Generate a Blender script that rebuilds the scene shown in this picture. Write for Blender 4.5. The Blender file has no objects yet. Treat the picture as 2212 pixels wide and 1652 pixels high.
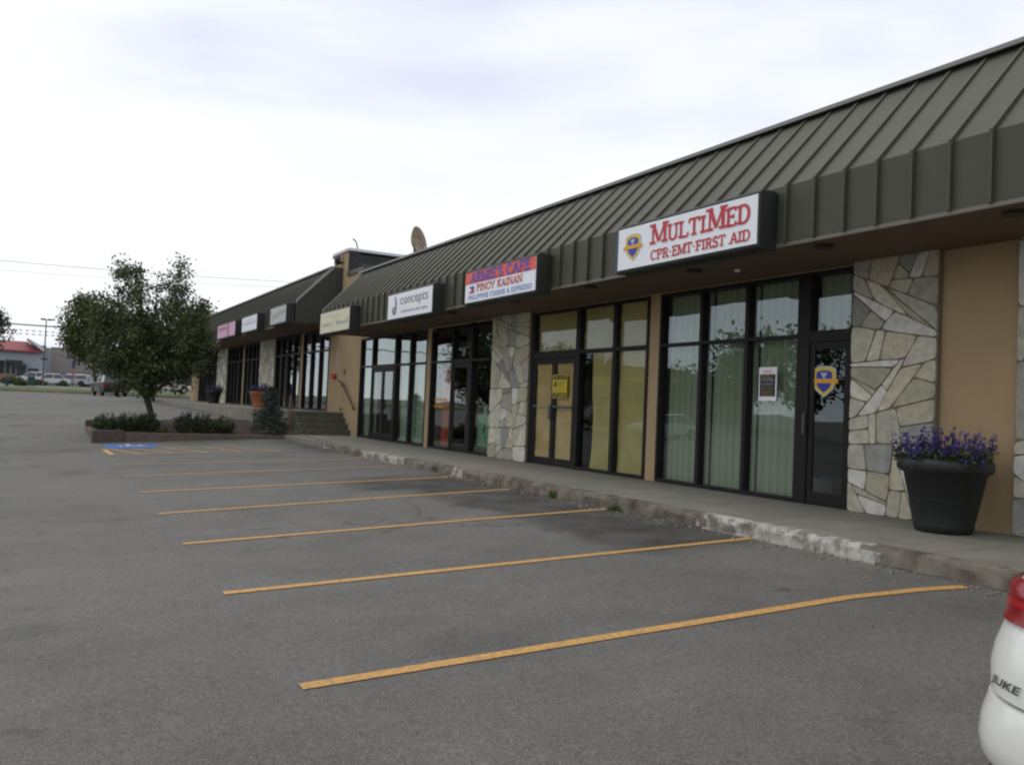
import bpy, math, random
import numpy as np
from mathutils import Vector, Matrix
R = math.radians
random.seed(7); rng = np.random.default_rng(7)
scene = bpy.context.scene
COL = scene.collection
UP = 1.6            # the whole place is modelled with the eye at height 0 and lifted by this at the end

# ------------------------------------------------------------------ camera
def cam_axes(yaw, pitch, roll):
    y, p, r = R(yaw), R(pitch), R(roll)
    f = Vector((math.sin(y)*math.cos(p), math.cos(y)*math.cos(p), math.sin(p)))
    r0 = Vector((math.cos(y), -math.sin(y), 0)); u0 = r0.cross(f)
    r1 = math.cos(r)*r0 + math.sin(r)*u0; u1 = -math.sin(r)*r0 + math.cos(r)*u0
    return r1, u1, f
cd = bpy.data.cameras.new('camera'); cam = bpy.data.objects.new('camera', cd); COL.objects.link(cam)
r_, u_, f_ = cam_axes(28.951, 1.750, 2.486)
cam.matrix_world = Matrix(((r_.x, u_.x, -f_.x, 0), (r_.y, u_.y, -f_.y, 0), (r_.z, u_.z, -f_.z, 0), (0, 0, 0, 1)))
cd.sensor_width = 36; cd.lens = 36*1876/2212; cd.clip_start = 0.05; cd.clip_end = 3000
scene.camera = cam

# ------------------------------------------------------------------ world, sun, exposure
SUN_AZ, SUN_EL = math.atan2(-0.35, 0.6), R(60)
w = bpy.data.worlds.new('World'); scene.world = w; w.use_nodes = True
nt = w.node_tree; nt.nodes.clear()
def wn(t, **k):
    n = nt.nodes.new(t)
    for a, b in k.items(): setattr(n, a, b)
    return n
out = wn('ShaderNodeOutputWorld'); bg = wn('ShaderNodeBackground'); bg.inputs['Strength'].default_value = 0.1
sky = wn('ShaderNodeTexSky', sky_type='NISHITA', sun_disc=False, sun_elevation=SUN_EL, sun_rotation=SUN_AZ)
tc = wn('ShaderNodeTexCoord'); mp = wn('ShaderNodeMapping'); mp.inputs['Scale'].default_value = (1.0, 1.0, 3.2)
mp.inputs['Location'].default_value = (2.3, 0.4, 0.0)
n1 = wn('ShaderNodeTexNoise'); n1.inputs['Scale'].default_value = 1.7; n1.inputs['Detail'].default_value = 7; n1.inputs['Roughness'].default_value = 0.48; n1.inputs['Distortion'].default_value = 0.35
r1 = wn('ShaderNodeValToRGB'); e = r1.color_ramp.elements
e[0].position = 0.36; e[0].color = (8.9/12, 9.3/12, 10.8/12, 1); e[1].position = 0.56; e[1].color = (11.6/12, 11.8/12, 12/12, 1)
m = e.new(0.46); m.color = (10.5/12, 10.8/12, 11.6/12, 1)
mul = wn('ShaderNodeVectorMath', operation='SCALE'); mul.inputs['Scale'].default_value = 12.0*0.93
mx = wn('ShaderNodeMix', data_type='RGBA'); mx.inputs['Factor'].default_value = 0.93
L = nt.links.new
L(tc.outputs['Generated'], mp.inputs['Vector']); L(mp.outputs[0], n1.inputs['Vector']); L(n1.outputs['Fac'], r1.inputs['Fac'])
L(r1.outputs['Color'], mul.inputs[0]); L(sky.outputs[0], mx.inputs['A']); L(mul.outputs[0], mx.inputs['B'])
L(mx.outputs['Result'], bg.inputs['Color']); L(bg.outputs[0], out.inputs['Surface'])
sd = bpy.data.lights.new('sun', 'SUN'); sd.energy = 0.5; sd.angle = R(25); sd.color = (1, 0.96, 0.9)
sun = bpy.data.objects.new('sun', sd); COL.objects.link(sun)
sdir = Vector((math.sin(SUN_AZ)*math.cos(SUN_EL), math.cos(SUN_AZ)*math.cos(SUN_EL), math.sin(SUN_EL)))
sun.rotation_euler = sdir.to_track_quat('Z', 'Y').to_euler(); sun.location = sdir*60
scene.view_settings.view_transform = 'Standard'; scene.view_settings.look = 'None'
scene.view_settings.exposure = 0.0; scene.view_settings.gamma = 1.0
scene.cycles.filter_width = 2.2
scene.cycles.max_bounces = 8; scene.cycles.transparent_max_bounces = 16

# ------------------------------------------------------------------ materials
MATS = {}
def mat(name, col, rough=0.8, metal=0.0, var=0.0, scale=8.0, bump=0.0, bscale=60.0, spec=None, coat=0.0, trans=0.0, emit=0.0):
    if name in MATS: return MATS[name]
    m = bpy.data.materials.new(name); m.use_nodes = True; MATS[name] = m
    nt = m.node_tree; b = nt.nodes['Principled BSDF']
    b.inputs['Base Color'].default_value = (*col, 1); b.inputs['Roughness'].default_value = rough; b.inputs['Metallic'].default_value = metal
    if spec is not None: b.inputs['Specular IOR Level'].default_value = spec
    if coat: b.inputs['Coat Weight'].default_value = coat; b.inputs['Coat Roughness'].default_value = 0.05
    if emit: b.inputs['Emission Color'].default_value = (*col, 1); b.inputs['Emission Strength'].default_value = emit
    if var or bump:
        t = nt.nodes.new('ShaderNodeTexCoord')
    if var:
        n = nt.nodes.new('ShaderNodeTexNoise'); n.inputs['Scale'].default_value = scale; n.inputs['Detail'].default_value = 8; n.inputs['Roughness'].default_value = 0.6
        nt.links.new(t.outputs['Object'], n.inputs['Vector'])
        mr = nt.nodes.new('ShaderNodeMapRange'); mr.inputs['From Min'].default_value = 0.25; mr.inputs['From Max'].default_value = 0.75
        mr.inputs['To Min'].default_value = 1-var; mr.inputs['To Max'].default_value = 1+var
        nt.links.new(n.outputs['Fac'], mr.inputs['Value'])
        v = nt.nodes.new('ShaderNodeVectorMath'); v.operation = 'SCALE'; v.inputs[0].default_value = col
        nt.links.new(mr.outputs[0], v.inputs['Scale']); nt.links.new(v.outputs[0], b.inputs['Base Color'])
    if bump:
        n2 = nt.nodes.new('ShaderNodeTexNoise'); n2.inputs['Scale'].default_value = bscale; n2.inputs['Detail'].default_value = 4
        nt.links.new(t.outputs['Object'], n2.inputs['Vector'])
        bp = nt.nodes.new('ShaderNodeBump'); bp.inputs['Strength'].default_value = bump; bp.inputs['Distance'].default_value = 0.01
        nt.links.new(n2.outputs['Fac'], bp.inputs['Height']); nt.links.new(bp.outputs[0], b.inputs['Normal'])
    return m
def attr_mat(name, attr='col', rough=0.8, var=0.12, scale=25, trans=0.0, bump=0.0):
    if name in MATS: return MATS[name]
    m = bpy.data.materials.new(name); m.use_nodes = True; MATS[name] = m
    nt = m.node_tree; b = nt.nodes['Principled BSDF']; b.inputs['Roughness'].default_value = rough
    a = nt.nodes.new('ShaderNodeAttribute'); a.attribute_name = attr
    t = nt.nodes.new('ShaderNodeTexCoord'); n = nt.nodes.new('ShaderNodeTexNoise'); n.inputs['Scale'].default_value = scale; n.inputs['Detail'].default_value = 6
    nt.links.new(t.outputs['Object'], n.inputs['Vector'])
    mr = nt.nodes.new('ShaderNodeMapRange'); mr.inputs['From Min'].default_value = 0.25; mr.inputs['From Max'].default_value = 0.75
    mr.inputs['To Min'].default_value = 1-var; mr.inputs['To Max'].default_value = 1+var
    nt.links.new(n.outputs['Fac'], mr.inputs['Value'])
    v = nt.nodes.new('ShaderNodeVectorMath'); v.operation = 'SCALE'
    nt.links.new(a.outputs['Color'], v.inputs[0]); nt.links.new(mr.outputs[0], v.inputs['Scale']); nt.links.new(v.outputs[0], b.inputs['Base Color'])
    if trans:
        o = nt.nodes['Material Output']; tr = nt.nodes.new('ShaderNodeBsdfTranslucent'); ms = nt.nodes.new('ShaderNodeMixShader'); ms.inputs[0].default_value = trans
        nt.links.new(v.outputs[0], tr.inputs['Color']); nt.links.new(b.outputs[0], ms.inputs[1]); nt.links.new(tr.outputs[0], ms.inputs[2]); nt.links.new(ms.outputs[0], o.inputs['Surface'])
    return m
def glass_mat(name, tint, ior=1.55, rough=0.0, wav=0.0):
    m = bpy.data.materials.new(name); m.use_nodes = True; nt = m.node_tree; nt.nodes.clear()
    o = nt.nodes.new('ShaderNodeOutputMaterial'); ms = nt.nodes.new('ShaderNodeMixShader'); lw = nt.nodes.new('ShaderNodeLayerWeight'); lw.inputs['Blend'].default_value = 0.5
    pw = nt.nodes.new('ShaderNodeMath'); pw.operation = 'POWER'; pw.inputs[1].default_value = 4.0; nt.links.new(lw.outputs['Facing'], pw.inputs[0])
    fr = nt.nodes.new('ShaderNodeMapRange'); fr.inputs['To Min'].default_value = ior; fr.inputs['To Max'].default_value = 0.95; nt.links.new(pw.outputs[0], fr.inputs['Value'])
    gl = nt.nodes.new('ShaderNodeBsdfGlossy'); gl.inputs['Roughness'].default_value = rough; gl.inputs['Color'].default_value = (0.9, 0.97, 1, 1)
    tr = nt.nodes.new('ShaderNodeBsdfTransparent'); tr.inputs['Color'].default_value = (*tint, 1)
    if wav:
        t = nt.nodes.new('ShaderNodeTexCoord'); n = nt.nodes.new('ShaderNodeTexNoise'); n.inputs['Scale'].default_value = 1.1; n.inputs['Detail'].default_value = 1
        b = nt.nodes.new('ShaderNodeBump'); b.inputs['Strength'].default_value = wav; b.inputs['Distance'].default_value = 0.02
        nt.links.new(t.outputs['Object'], n.inputs['Vector']); nt.links.new(n.outputs['Fac'], b.inputs['Height'])
        nt.links.new(b.outputs[0], gl.inputs['Normal'])
    nt.links.new(fr.outputs[0], ms.inputs[0]); nt.links.new(tr.outputs[0], ms.inputs[1]); nt.links.new(gl.outputs[0], ms.inputs[2]); nt.links.new(ms.outputs[0], o.inputs['Surface'])
    return m

def asphalt_mat():
    m = bpy.data.materials.new('asphalt'); m.use_nodes = True; nt = m.node_tree; b = nt.nodes['Principled BSDF']; l = nt.links.new
    t = nt.nodes.new('ShaderNodeTexCoord')
    def noise(s, d=6, ro=0.6, vec=None, dist=0):
        n = nt.nodes.new('ShaderNodeTexNoise'); n.inputs['Scale'].default_value = s; n.inputs['Detail'].default_value = d; n.inputs['Roughness'].default_value = ro; n.inputs['Distortion'].default_value = dist
        l(vec or t.outputs['Object'], n.inputs['Vector']); return n.outputs['Fac']
    def mr(v, a, b_, c, d):
        n = nt.nodes.new('ShaderNodeMapRange'); l(v, n.inputs['Value'])
        for k, x in zip(('From Min', 'From Max', 'To Min', 'To Max'), (a, b_, c, d)): n.inputs[k].default_value = x
        return n.outputs[0]
    def math_(op, a, b_=None):
        n = nt.nodes.new('ShaderNodeMath'); n.operation = op
        for i, x in enumerate((a, b_)):
            if x is None: continue
            if isinstance(x, (int, float)): n.inputs[i].default_value = x
            else: l(x, n.inputs[i])
        return n.outputs[0]
    big = mr(noise(0.22, 5), 0.3, 0.7, 0.84, 1.13)
    mid = mr(noise(1.6, 8, 0.7), 0.3, 0.7, 0.88, 1.12)
    mpn = nt.nodes.new('ShaderNodeMapping'); mpn.inputs['Scale'].default_value = (0.35, 2.2, 1); mpn.inputs['Rotation'].default_value = (0, 0, 0.12); l(t.outputs['Object'], mpn.inputs['Vector'])
    strk = mr(noise(0.9, 5, 0.6, mpn.outputs[0]), 0.3, 0.7, 0.95, 1.06)
    fine = math_('MULTIPLY', mr(noise(85, 3, 0.7), 0.3, 0.7, 0.45, 1.58), mr(noise(24, 3, 0.7), 0.3, 0.7, 0.85, 1.15))
    vo = nt.nodes.new('ShaderNodeTexVoronoi'); vo.inputs['Scale'].default_value = 48; l(t.outputs['Object'], vo.inputs['Vector'])
    fleck = mr(vo.outputs['Distance'], 0.0, 0.22, 1.0, 0.0)
    vs = nt.nodes.new('ShaderNodeSeparateColor'); l(vo.outputs['Color'], vs.inputs[0])
    fleckm = math_('MULTIPLY', fleck, math_('GREATER_THAN', vs.outputs[0], 0.80))
    base = math_('MULTIPLY', math_('MULTIPLY', big, mid), math_('MULTIPLY', strk, fine))
    # darker resurfaced band along the kerb (about y 7..14.6, x 5.3..)
    sep = nt.nodes.new('ShaderNodeSeparateXYZ'); l(t.outputs['Object'], sep.inputs[0])
    wob = mr(noise(0.8, 5), 0, 1, -0.75, 0.75); wob2 = mr(noise(3.0, 5), 0, 1, -0.3, 0.3)
    X = math_('ADD', math_('ADD', sep.outputs[0], wob2), wob); Y = math_('ADD', math_('ADD', sep.outputs[1], wob), wob2)
    p1 = math_('MULTIPLY', mr(X, 5.1, 5.5, 0, 1), math_('MULTIPLY', mr(Y, 6.4, 7.1, 0, 1), mr(Y, 14.2, 14.8, 1, 0)))
    p2 = math_('MULTIPLY', math_('MULTIPLY', mr(X, 4.2, 5.0, 0, 1), mr(X, 5.6, 6.2, 1, 0)), math_('MULTIPLY', mr(Y, 12.6, 13.2, 0, 1), mr(Y, 14.6, 15.4, 1, 0)))
    p3 = math_('MULTIPLY', mr(X, 6.0, 6.8, 0, 0.7), mr(Y, 20.5, 21.5, 0, 1))
    pale = math_('MULTIPLY', math_('MULTIPLY', mr(X, 5.2, 5.9, 0, 1), mr(Y, 5.0, 5.7, 0, 1)), mr(Y, 6.3, 7.1, 1, 0))
    patch = math_('MAXIMUM', math_('MAXIMUM', p1, p2), p3)
    patch = math_('MULTIPLY', patch, mr(noise(1.4, 5), 0.35, 0.6, 0.55, 1.0))
    # oil blotches in the stalls
    blot = math_('MAXIMUM', mr(noise(0.55, 3, 0.4), 0.62, 0.72, 0, 0.26), mr(noise(2.3, 4, 0.5), 0.68, 0.74, 0, 0.30))
    base = math_('MULTIPLY', base, math_('SUBTRACT', 1.0, math_('MAXIMUM', math_('MULTIPLY', patch, 0.62), blot)))
    base = math_('ADD', base, math_('MULTIPLY', pale, 0.18))
    # thin cracks
    vc = nt.nodes.new('ShaderNodeTexVoronoi'); vc.feature = 'DISTANCE_TO_EDGE'; vc.inputs['Scale'].default_value = 0.16
    mpc = nt.nodes.new('ShaderNodeVectorMath'); mpc.operation = 'ADD'; l(t.outputs['Object'], mpc.inputs[0])
    nc = nt.nodes.new('ShaderNodeTexNoise'); nc.inputs['Scale'].default_value = 0.8; nc.inputs['Detail'].default_value = 5; l(t.outputs['Object'], nc.inputs['Vector'])
    l(nc.outputs['Color'], mpc.inputs[1]); l(mpc.outputs[0], vc.inputs['Vector'])
    crack = mr(vc.outputs['Distance'], 0.0008, 0.0034, 0.42, 0)
    crack = math_('MULTIPLY', crack, mr(noise(0.3, 2), 0.44, 0.56, 0, 1))
    base = math_('MULTIPLY', base, math_('SUBTRACT', 1.0, crack))
    c = nt.nodes.new('ShaderNodeVectorMath'); c.operation = 'SCALE'; c.inputs[0].default_value = (0.136, 0.131, 0.118); l(base, c.inputs['Scale'])
    mxx = nt.nodes.new('ShaderNodeMix'); mxx.data_type = 'RGBA'; l(math_('MULTIPLY', fleckm, 0.85), mxx.inputs['Factor']); l(c.outputs[0], mxx.inputs['A']); mxx.inputs['B'].default_value = (0.50, 0.48, 0.43, 1)
    l(mxx.outputs['Result'], b.inputs['Base Color']); b.inputs['Roughness'].default_value = 0.85; b.inputs['Specular IOR Level'].default_value = 0.3
    bp = nt.nodes.new('ShaderNodeBump'); bp.inputs['Strength'].default_value = 0.5; bp.inputs['Distance'].default_value = 0.006; l(noise(120, 3), bp.inputs['Height']); l(bp.outputs[0], b.inputs['Normal'])
    return m
def worn_paint(name, col, base=(0.13, 0.12, 0.11), amount=0.5, scale=30):
    m = bpy.data.materials.new(name); m.use_nodes = True; nt = m.node_tree; b = nt.nodes['Principled BSDF']; l = nt.links.new
    t = nt.nodes.new('ShaderNodeTexCoord'); n = nt.nodes.new('ShaderNodeTexNoise'); n.inputs['Scale'].default_value = scale; n.inputs['Detail'].default_value = 8; n.inputs['Roughness'].default_value = 0.75
    l(t.outputs['Object'], n.inputs['Vector'])
    r = nt.nodes.new('ShaderNodeMapRange'); l(n.outputs['Fac'], r.inputs['Value']); r.inputs['From Min'].default_value = amount-0.08; r.inputs['From Max'].default_value = amount+0.16
    mx = nt.nodes.new('ShaderNodeMix'); mx.data_type = 'RGBA'; l(r.outputs[0], mx.inputs['Factor']); mx.inputs['A'].default_value = (*col, 1); mx.inputs['B'].default_value = (*base, 1)
    l(mx.outputs['Result'], b.inputs['Base Color']); b.inputs['Roughness'].default_value = 0.75
    return m

M_ASPH = asphalt_mat()
M_CONC = mat('concrete walk', (0.215, 0.205, 0.165), 0.9, var=0.22, scale=2.2, bump=0.3, bscale=90)
M_CONC2 = mat('old concrete', (0.17, 0.155, 0.125), 0.95, var=0.35, scale=5, bump=0.6, bscale=40)
M_STUCCO = mat('tan stucco', (0.42, 0.305, 0.170), 0.95, var=0.10, scale=0.9, bump=0.5, bscale=140)
M_SOFFIT = mat('brown soffit', (0.135, 0.085, 0.055), 0.8, var=0.1, scale=3)
M_ROOF = mat('green grey metal roof', (0.058, 0.058, 0.036), 0.55, metal=0.0, var=0.13, scale=2.6, bump=0.12, bscale=1.6)
M_RIDGE = mat('pale roof trim', (0.22, 0.22, 0.20), 0.45, metal=0.3)
M_FRAME = mat('dark bronze frame', (0.012, 0.010, 0.010), 0.55, spec=0.3)
M_CAB = mat('sign cabinet', (0.016, 0.019, 0.014), 0.6, var=0.1, scale=5)
M_WHITE = mat('white sign face', (0.88, 0.91, 0.93), 0.35)
M_RED = mat('red letters', (0.55, 0.025, 0.04), 0.4)
M_BLUE = mat('blue letters', (0.035, 0.06, 0.42), 0.4)
M_LBLUE = mat('light blue letters', (0.12, 0.22, 0.62), 0.4)
M_ORANGE = mat('orange sign band', (0.80, 0.065, 0.02), 0.35)
M_PURPLE = mat('plum grey letters', (0.16, 0.11, 0.17), 0.4)
M_CREAM = mat('cream sign face', (0.66, 0.64, 0.44), 0.4, var=0.06, scale=6)
M_GREYL = mat('grey blue letters', (0.33, 0.36, 0.42), 0.5)
M_YELLOW = mat('yellow emblem', (0.75, 0.52, 0.03), 0.45)
M_EBLUE = mat('emblem blue', (0.03, 0.04, 0.38), 0.45)
M_SILVER = mat('emblem silver', (0.55, 0.56, 0.58), 0.45)
M_BLACK = mat('black plastic', (0.012, 0.014, 0.014), 0.5)
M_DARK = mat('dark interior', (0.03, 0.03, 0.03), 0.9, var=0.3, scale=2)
M_PAPER = mat('tan kraft paper', (0.60, 0.41, 0.21), 0.85, var=0.12, scale=2.5, bump=0.4, bscale=7)
M_PAPER2 = mat('olive kraft paper', (0.46, 0.38, 0.18), 0.85, var=0.12, scale=2.5, bump=0.4, bscale=7)
M_BLIND = mat('pale green blind', (0.36, 0.46, 0.36), 0.8, var=0.05, scale=6)
M_SHADE = mat('teal shade', (0.46, 0.55, 0.50), 0.8, var=0.08, scale=2)
M_GLASS = glass_mat('window glass', (0.88, 0.92, 0.86), 0.10, 0.0, 0.18)
M_GLASSD = glass_mat('dark door glass', (0.70, 0.74, 0.71), 0.08, 0.0, 0.18)
M_GLASSP = glass_mat('papered glass', (0.93, 0.95, 0.90), 0.03, 0.0, 0.18)
M_STONE = attr_mat('flagstone', rough=0.85, var=0.22, scale=9, bump=0.3)
M_MORTAR = mat('mortar', (0.20, 0.165, 0.115), 0.95, var=0.2, scale=20)
M_BARK = mat('bark', (0.055, 0.045, 0.038), 0.95, var=0.35, scale=18, bump=0.8, bscale=50)
M_LEAF = attr_mat('leaves', rough=0.55, var=0.2, scale=2.0, trans=0.22)
M_SOIL = mat('bark mulch', (0.052, 0.034, 0.028), 1.0, var=0.45, scale=30, bump=1.0, bscale=45)
M_GRASS = mat('grass', (0.09, 0.13, 0.035), 1.0, var=0.3, scale=1.2, bump=1.0, bscale=30)
M_TERRA = mat('terracotta', (0.38, 0.125, 0.055), 0.8, var=0.1, scale=6)
M_STRIPE = worn_paint('parking yellow', (0.60, 0.32, 0.08), amount=0.545)
M_STRIPEF = worn_paint('faded parking yellow', (0.52, 0.31, 0.13), amount=0.56)
M_BLUEP = worn_paint('blue pavement paint', (0.035, 0.15, 0.42), amount=0.58)
M_WHITEP = worn_paint('white pavement paint', (0.6, 0.62, 0.65), amount=0.6)
M_METAL = mat('galvanised metal', (0.30, 0.31, 0.32), 0.5, metal=0.6)
M_POLE = mat('painted pole', (0.09, 0.085, 0.08), 0.6)
M_TYRE = mat('tyre', (0.02, 0.02, 0.02), 0.85)
M_RIM = mat('wheel rim', (0.35, 0.35, 0.36), 0.35, metal=0.7)
M_CARGL = mat('car glass', (0.02, 0.025, 0.03), 0.05, spec=0.8)
M_TAIL = mat('tail lamp', (0.24, 0.002, 0.006), 0.22)
M_LAMPG = mat('lamp glass', (0.6, 0.62, 0.62), 0.2)
M_CARW = mat('white car paint', (0.79, 0.79, 0.74), 0.22, coat=0.6)
M_BUMP = mat('stripe shade trim', (0.45, 0.44, 0.40), 0.4)

# ------------------------------------------------------------------ mesh helpers
class MB:
    def __init__(s): s.v = []; s.f = []; s.c = []
    def add(s, vs, fs, col=None):
        o = len(s.v); s.v += [tuple(p) for p in vs]; s.f += [tuple(i+o for i in f) for f in fs]
        s.c += [col]*len(fs); return s
    def box(s, x0, x1, y0, y1, z0, z1, col=None):
        return s.add([(x0,y0,z0),(x1,y0,z0),(x1,y1,z0),(x0,y1,z0),(x0,y0,z1),(x1,y0,z1),(x1,y1,z1),(x0,y1,z1)],
                     [(0,3,2,1),(4,5,6,7),(0,1,5,4),(1,2,6,5),(2,3,7,6),(3,0,4,7)], col)
    def prism_y(s, prof, y0, y1, col=None):      # profile in (x,z), extruded along y
        n = len(prof); vs = [(x,y0,z) for x,z in prof]+[(x,y1,z) for x,z in prof]
        fs = [tuple(range(n-1,-1,-1)), tuple(range(n,2*n))]+[(i,(i+1)%n,(i+1)%n+n,i+n) for i in range(n)]
        return s.add(vs, fs, col)
    def prism_z(s, prof, z0, z1, col=None):
        n = len(prof); vs = [(x,y,z0) for x,y in prof]+[(x,y,z1) for x,y in prof]
        fs = [tuple(range(n-1,-1,-1)), tuple(range(n,2*n))]+[(i,(i+1)%n,(i+1)%n+n,i+n) for i in range(n)]
        return s.add(vs, fs, col)
    def prism_x(s, prof, x0, x1, col=None):      # profile in (y,z)
        n = len(prof); vs = [(x0,y,z) for y,z in prof]+[(x1,y,z) for y,z in prof]
        fs = [tuple(range(n-1,-1,-1)), tuple(range(n,2*n))]+[(i,(i+1)%n,(i+1)%n+n,i+n) for i in range(n)]
        return s.add(vs, fs, col)
    def tube(s, pts, rad, n=8, col=None, cap=True):
        pts = [Vector(p) for p in pts]; rads = rad if isinstance(rad, (list, tuple)) else [rad]*len(pts)
        vs = []; 
        for i, p in enumerate(pts):
            d = (pts[min(i+1, len(pts)-1)]-pts[max(i-1, 0)]).normalized()
            a = d.cross(Vector((0,0,1))) if abs(d.z) < 0.9 else d.cross(Vector((1,0,0))); a.normalize(); b = d.cross(a)
            for k in range(n):
                t = 2*math.pi*k/n; vs.append(p+rads[i]*(math.cos(t)*a+math.sin(t)*b))
        fs = []
        for i in range(len(pts)-1):
            for k in range(n): fs.append((i*n+k, i*n+(k+1)%n, (i+1)*n+(k+1)%n, (i+1)*n+k))
        if cap: fs += [tuple(range(n-1,-1,-1)), tuple(range((len(pts)-1)*n, len(pts)*n))]
        return s.add(vs, fs, col)
    def lathe(s, prof, c=(0,0,0), n=32, col=None, axis='z'):
        vs = []
        for r, z in prof:
            for k in range(n):
                t = 2*math.pi*k/n
                if axis == 'z': vs.append((c[0]+r*math.cos(t), c[1]+r*math.sin(t), c[2]+z))
                elif axis == 'y': vs.append((c[0]+r*math.cos(t), c[1]+z, c[2]+r*math.sin(t)))
                else: vs.append((c[0]+z, c[1]+r*math.cos(t), c[2]+r*math.sin(t)))
        fs = [(i*n+k, i*n+(k+1)%n, (i+1)*n+(k+1)%n, (i+1)*n+k) for i in range(len(prof)-1) for k in range(n)]
        fs += [tuple(range(n-1,-1,-1)), tuple(range((len(prof)-1)*n, len(prof)*n))]
        return s.add(vs, fs, col)
    def build(s, name, m, parent=None, smooth=False, bevel=0.0):
        used = sorted({k for f in s.f for k in f})
        if len(used) < len(s.v):
            ix = {k: i for i, k in enumerate(used)}; s.v = [s.v[k] for k in used]; s.f = [tuple(ix[k] for k in f) for f in s.f]
        me = bpy.data.meshes.new(name); me.from_pydata(s.v, [], s.f); me.validate(); me.update()
        if any(c is not None for c in s.c):
            a = me.color_attributes.new('col', 'FLOAT_COLOR', 'CORNER'); arr = []
            for p in me.polygons:
                c = s.c[p.index] or (0.5,0.5,0.5); arr += [c[0], c[1], c[2], 1.0]*p.loop_total
            a.data.foreach_set('color', arr)
        me.materials.append(m)
        if smooth: me.shade_smooth()
        o = bpy.data.objects.new(name, me); COL.objects.link(o)
        if parent is not None:
            o.parent = parent; par = parent; off = Vector()
            while par is not None: off += par.location; par = par.parent
            o.location = -off
        if bevel:
            b = o.modifiers.new('bevel', 'BEVEL'); b.width = bevel; b.segments = 2; b.limit_method = 'ANGLE'
        return o
def tag(o, label=None, cat=None, group=None, kind=None):
    for k, v in (('label', label), ('category', cat), ('group', group), ('kind', kind)):
        if v: o[k] = v
    return o
def thing(name, label, cat, loc=(0,0,0), group=None):
    o = bpy.data.objects.new(name, None); COL.objects.link(o); o.location = loc; o.empty_display_size = 0.2
    return tag(o, label, cat, group)
def struct(name, mb, m, **k): return tag(mb.build(name, m, **k), kind='structure')
def copy_tree(o, parent=None):
    c = o.copy(); COL.objects.link(c); c.parent = parent
    for ch in list(o.children): copy_tree(ch, c)
    return c

# ------------------------------------------------------------------ lettering (on planes facing -x; u runs towards -y)
def text_polys(s, bold=0.0, shear=0.0):
    cu = bpy.data.curves.new('t', 'FONT'); cu.offset = bold; cu.shear = shear; cu.body = s; cu.size = 1; cu.resolution_u = 3
    ob = bpy.data.objects.new('t', cu); COL.objects.link(ob)
    dg = bpy.context.evaluated_depsgraph_get(); me = ob.evaluated_get(dg).to_mesh()
    v = np.array([x.co[:2] for x in me.vertices]); f = [tuple(p.vertices) for p in me.polygons]
    ob.evaluated_get(dg).to_mesh_clear(); bpy.data.objects.remove(ob); bpy.data.curves.remove(cu)
    return v, f
def lettering(s, X, yl, z0, width, height, m, parent, name='lettering'):
    v, f = text_polys(s); mn = v.min(0); sz = v.max(0)-mn
    v = (v-mn)/sz*np.array([width, height])
    mb = MB(); mb.add([(X, yl-a, z0+b) for a, b in v], f); return split_build(mb, name, m, parent, .16*height)
def split_build(mb, name, m, parent, gap):
    fs = sorted(range(len(mb.f)), key=lambda i: max(mb.v[k][1] for k in mb.f[i]), reverse=True); groups = []; cur = None
    for i in fs:
        hi = max(mb.v[k][1] for k in mb.f[i]); lo = min(mb.v[k][1] for k in mb.f[i])
        if cur is None or hi < cur-gap: groups.append([]); cur = lo
        groups[-1].append(i); cur = min(cur, lo)
    for g in groups:
        q = MB()
        for i in g: q.add([mb.v[k] for k in mb.f[i]], [tuple(range(len(mb.f[i])))])
        q.build(name, m, parent)
def arc(cx, cy, rx, ry, a0, a1, n=10): return [(cx+rx*math.cos(R(a0+(a1-a0)*i/n)), cy+ry*math.sin(R(a0+(a1-a0)*i/n))) for i in range(n+1)]
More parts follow.
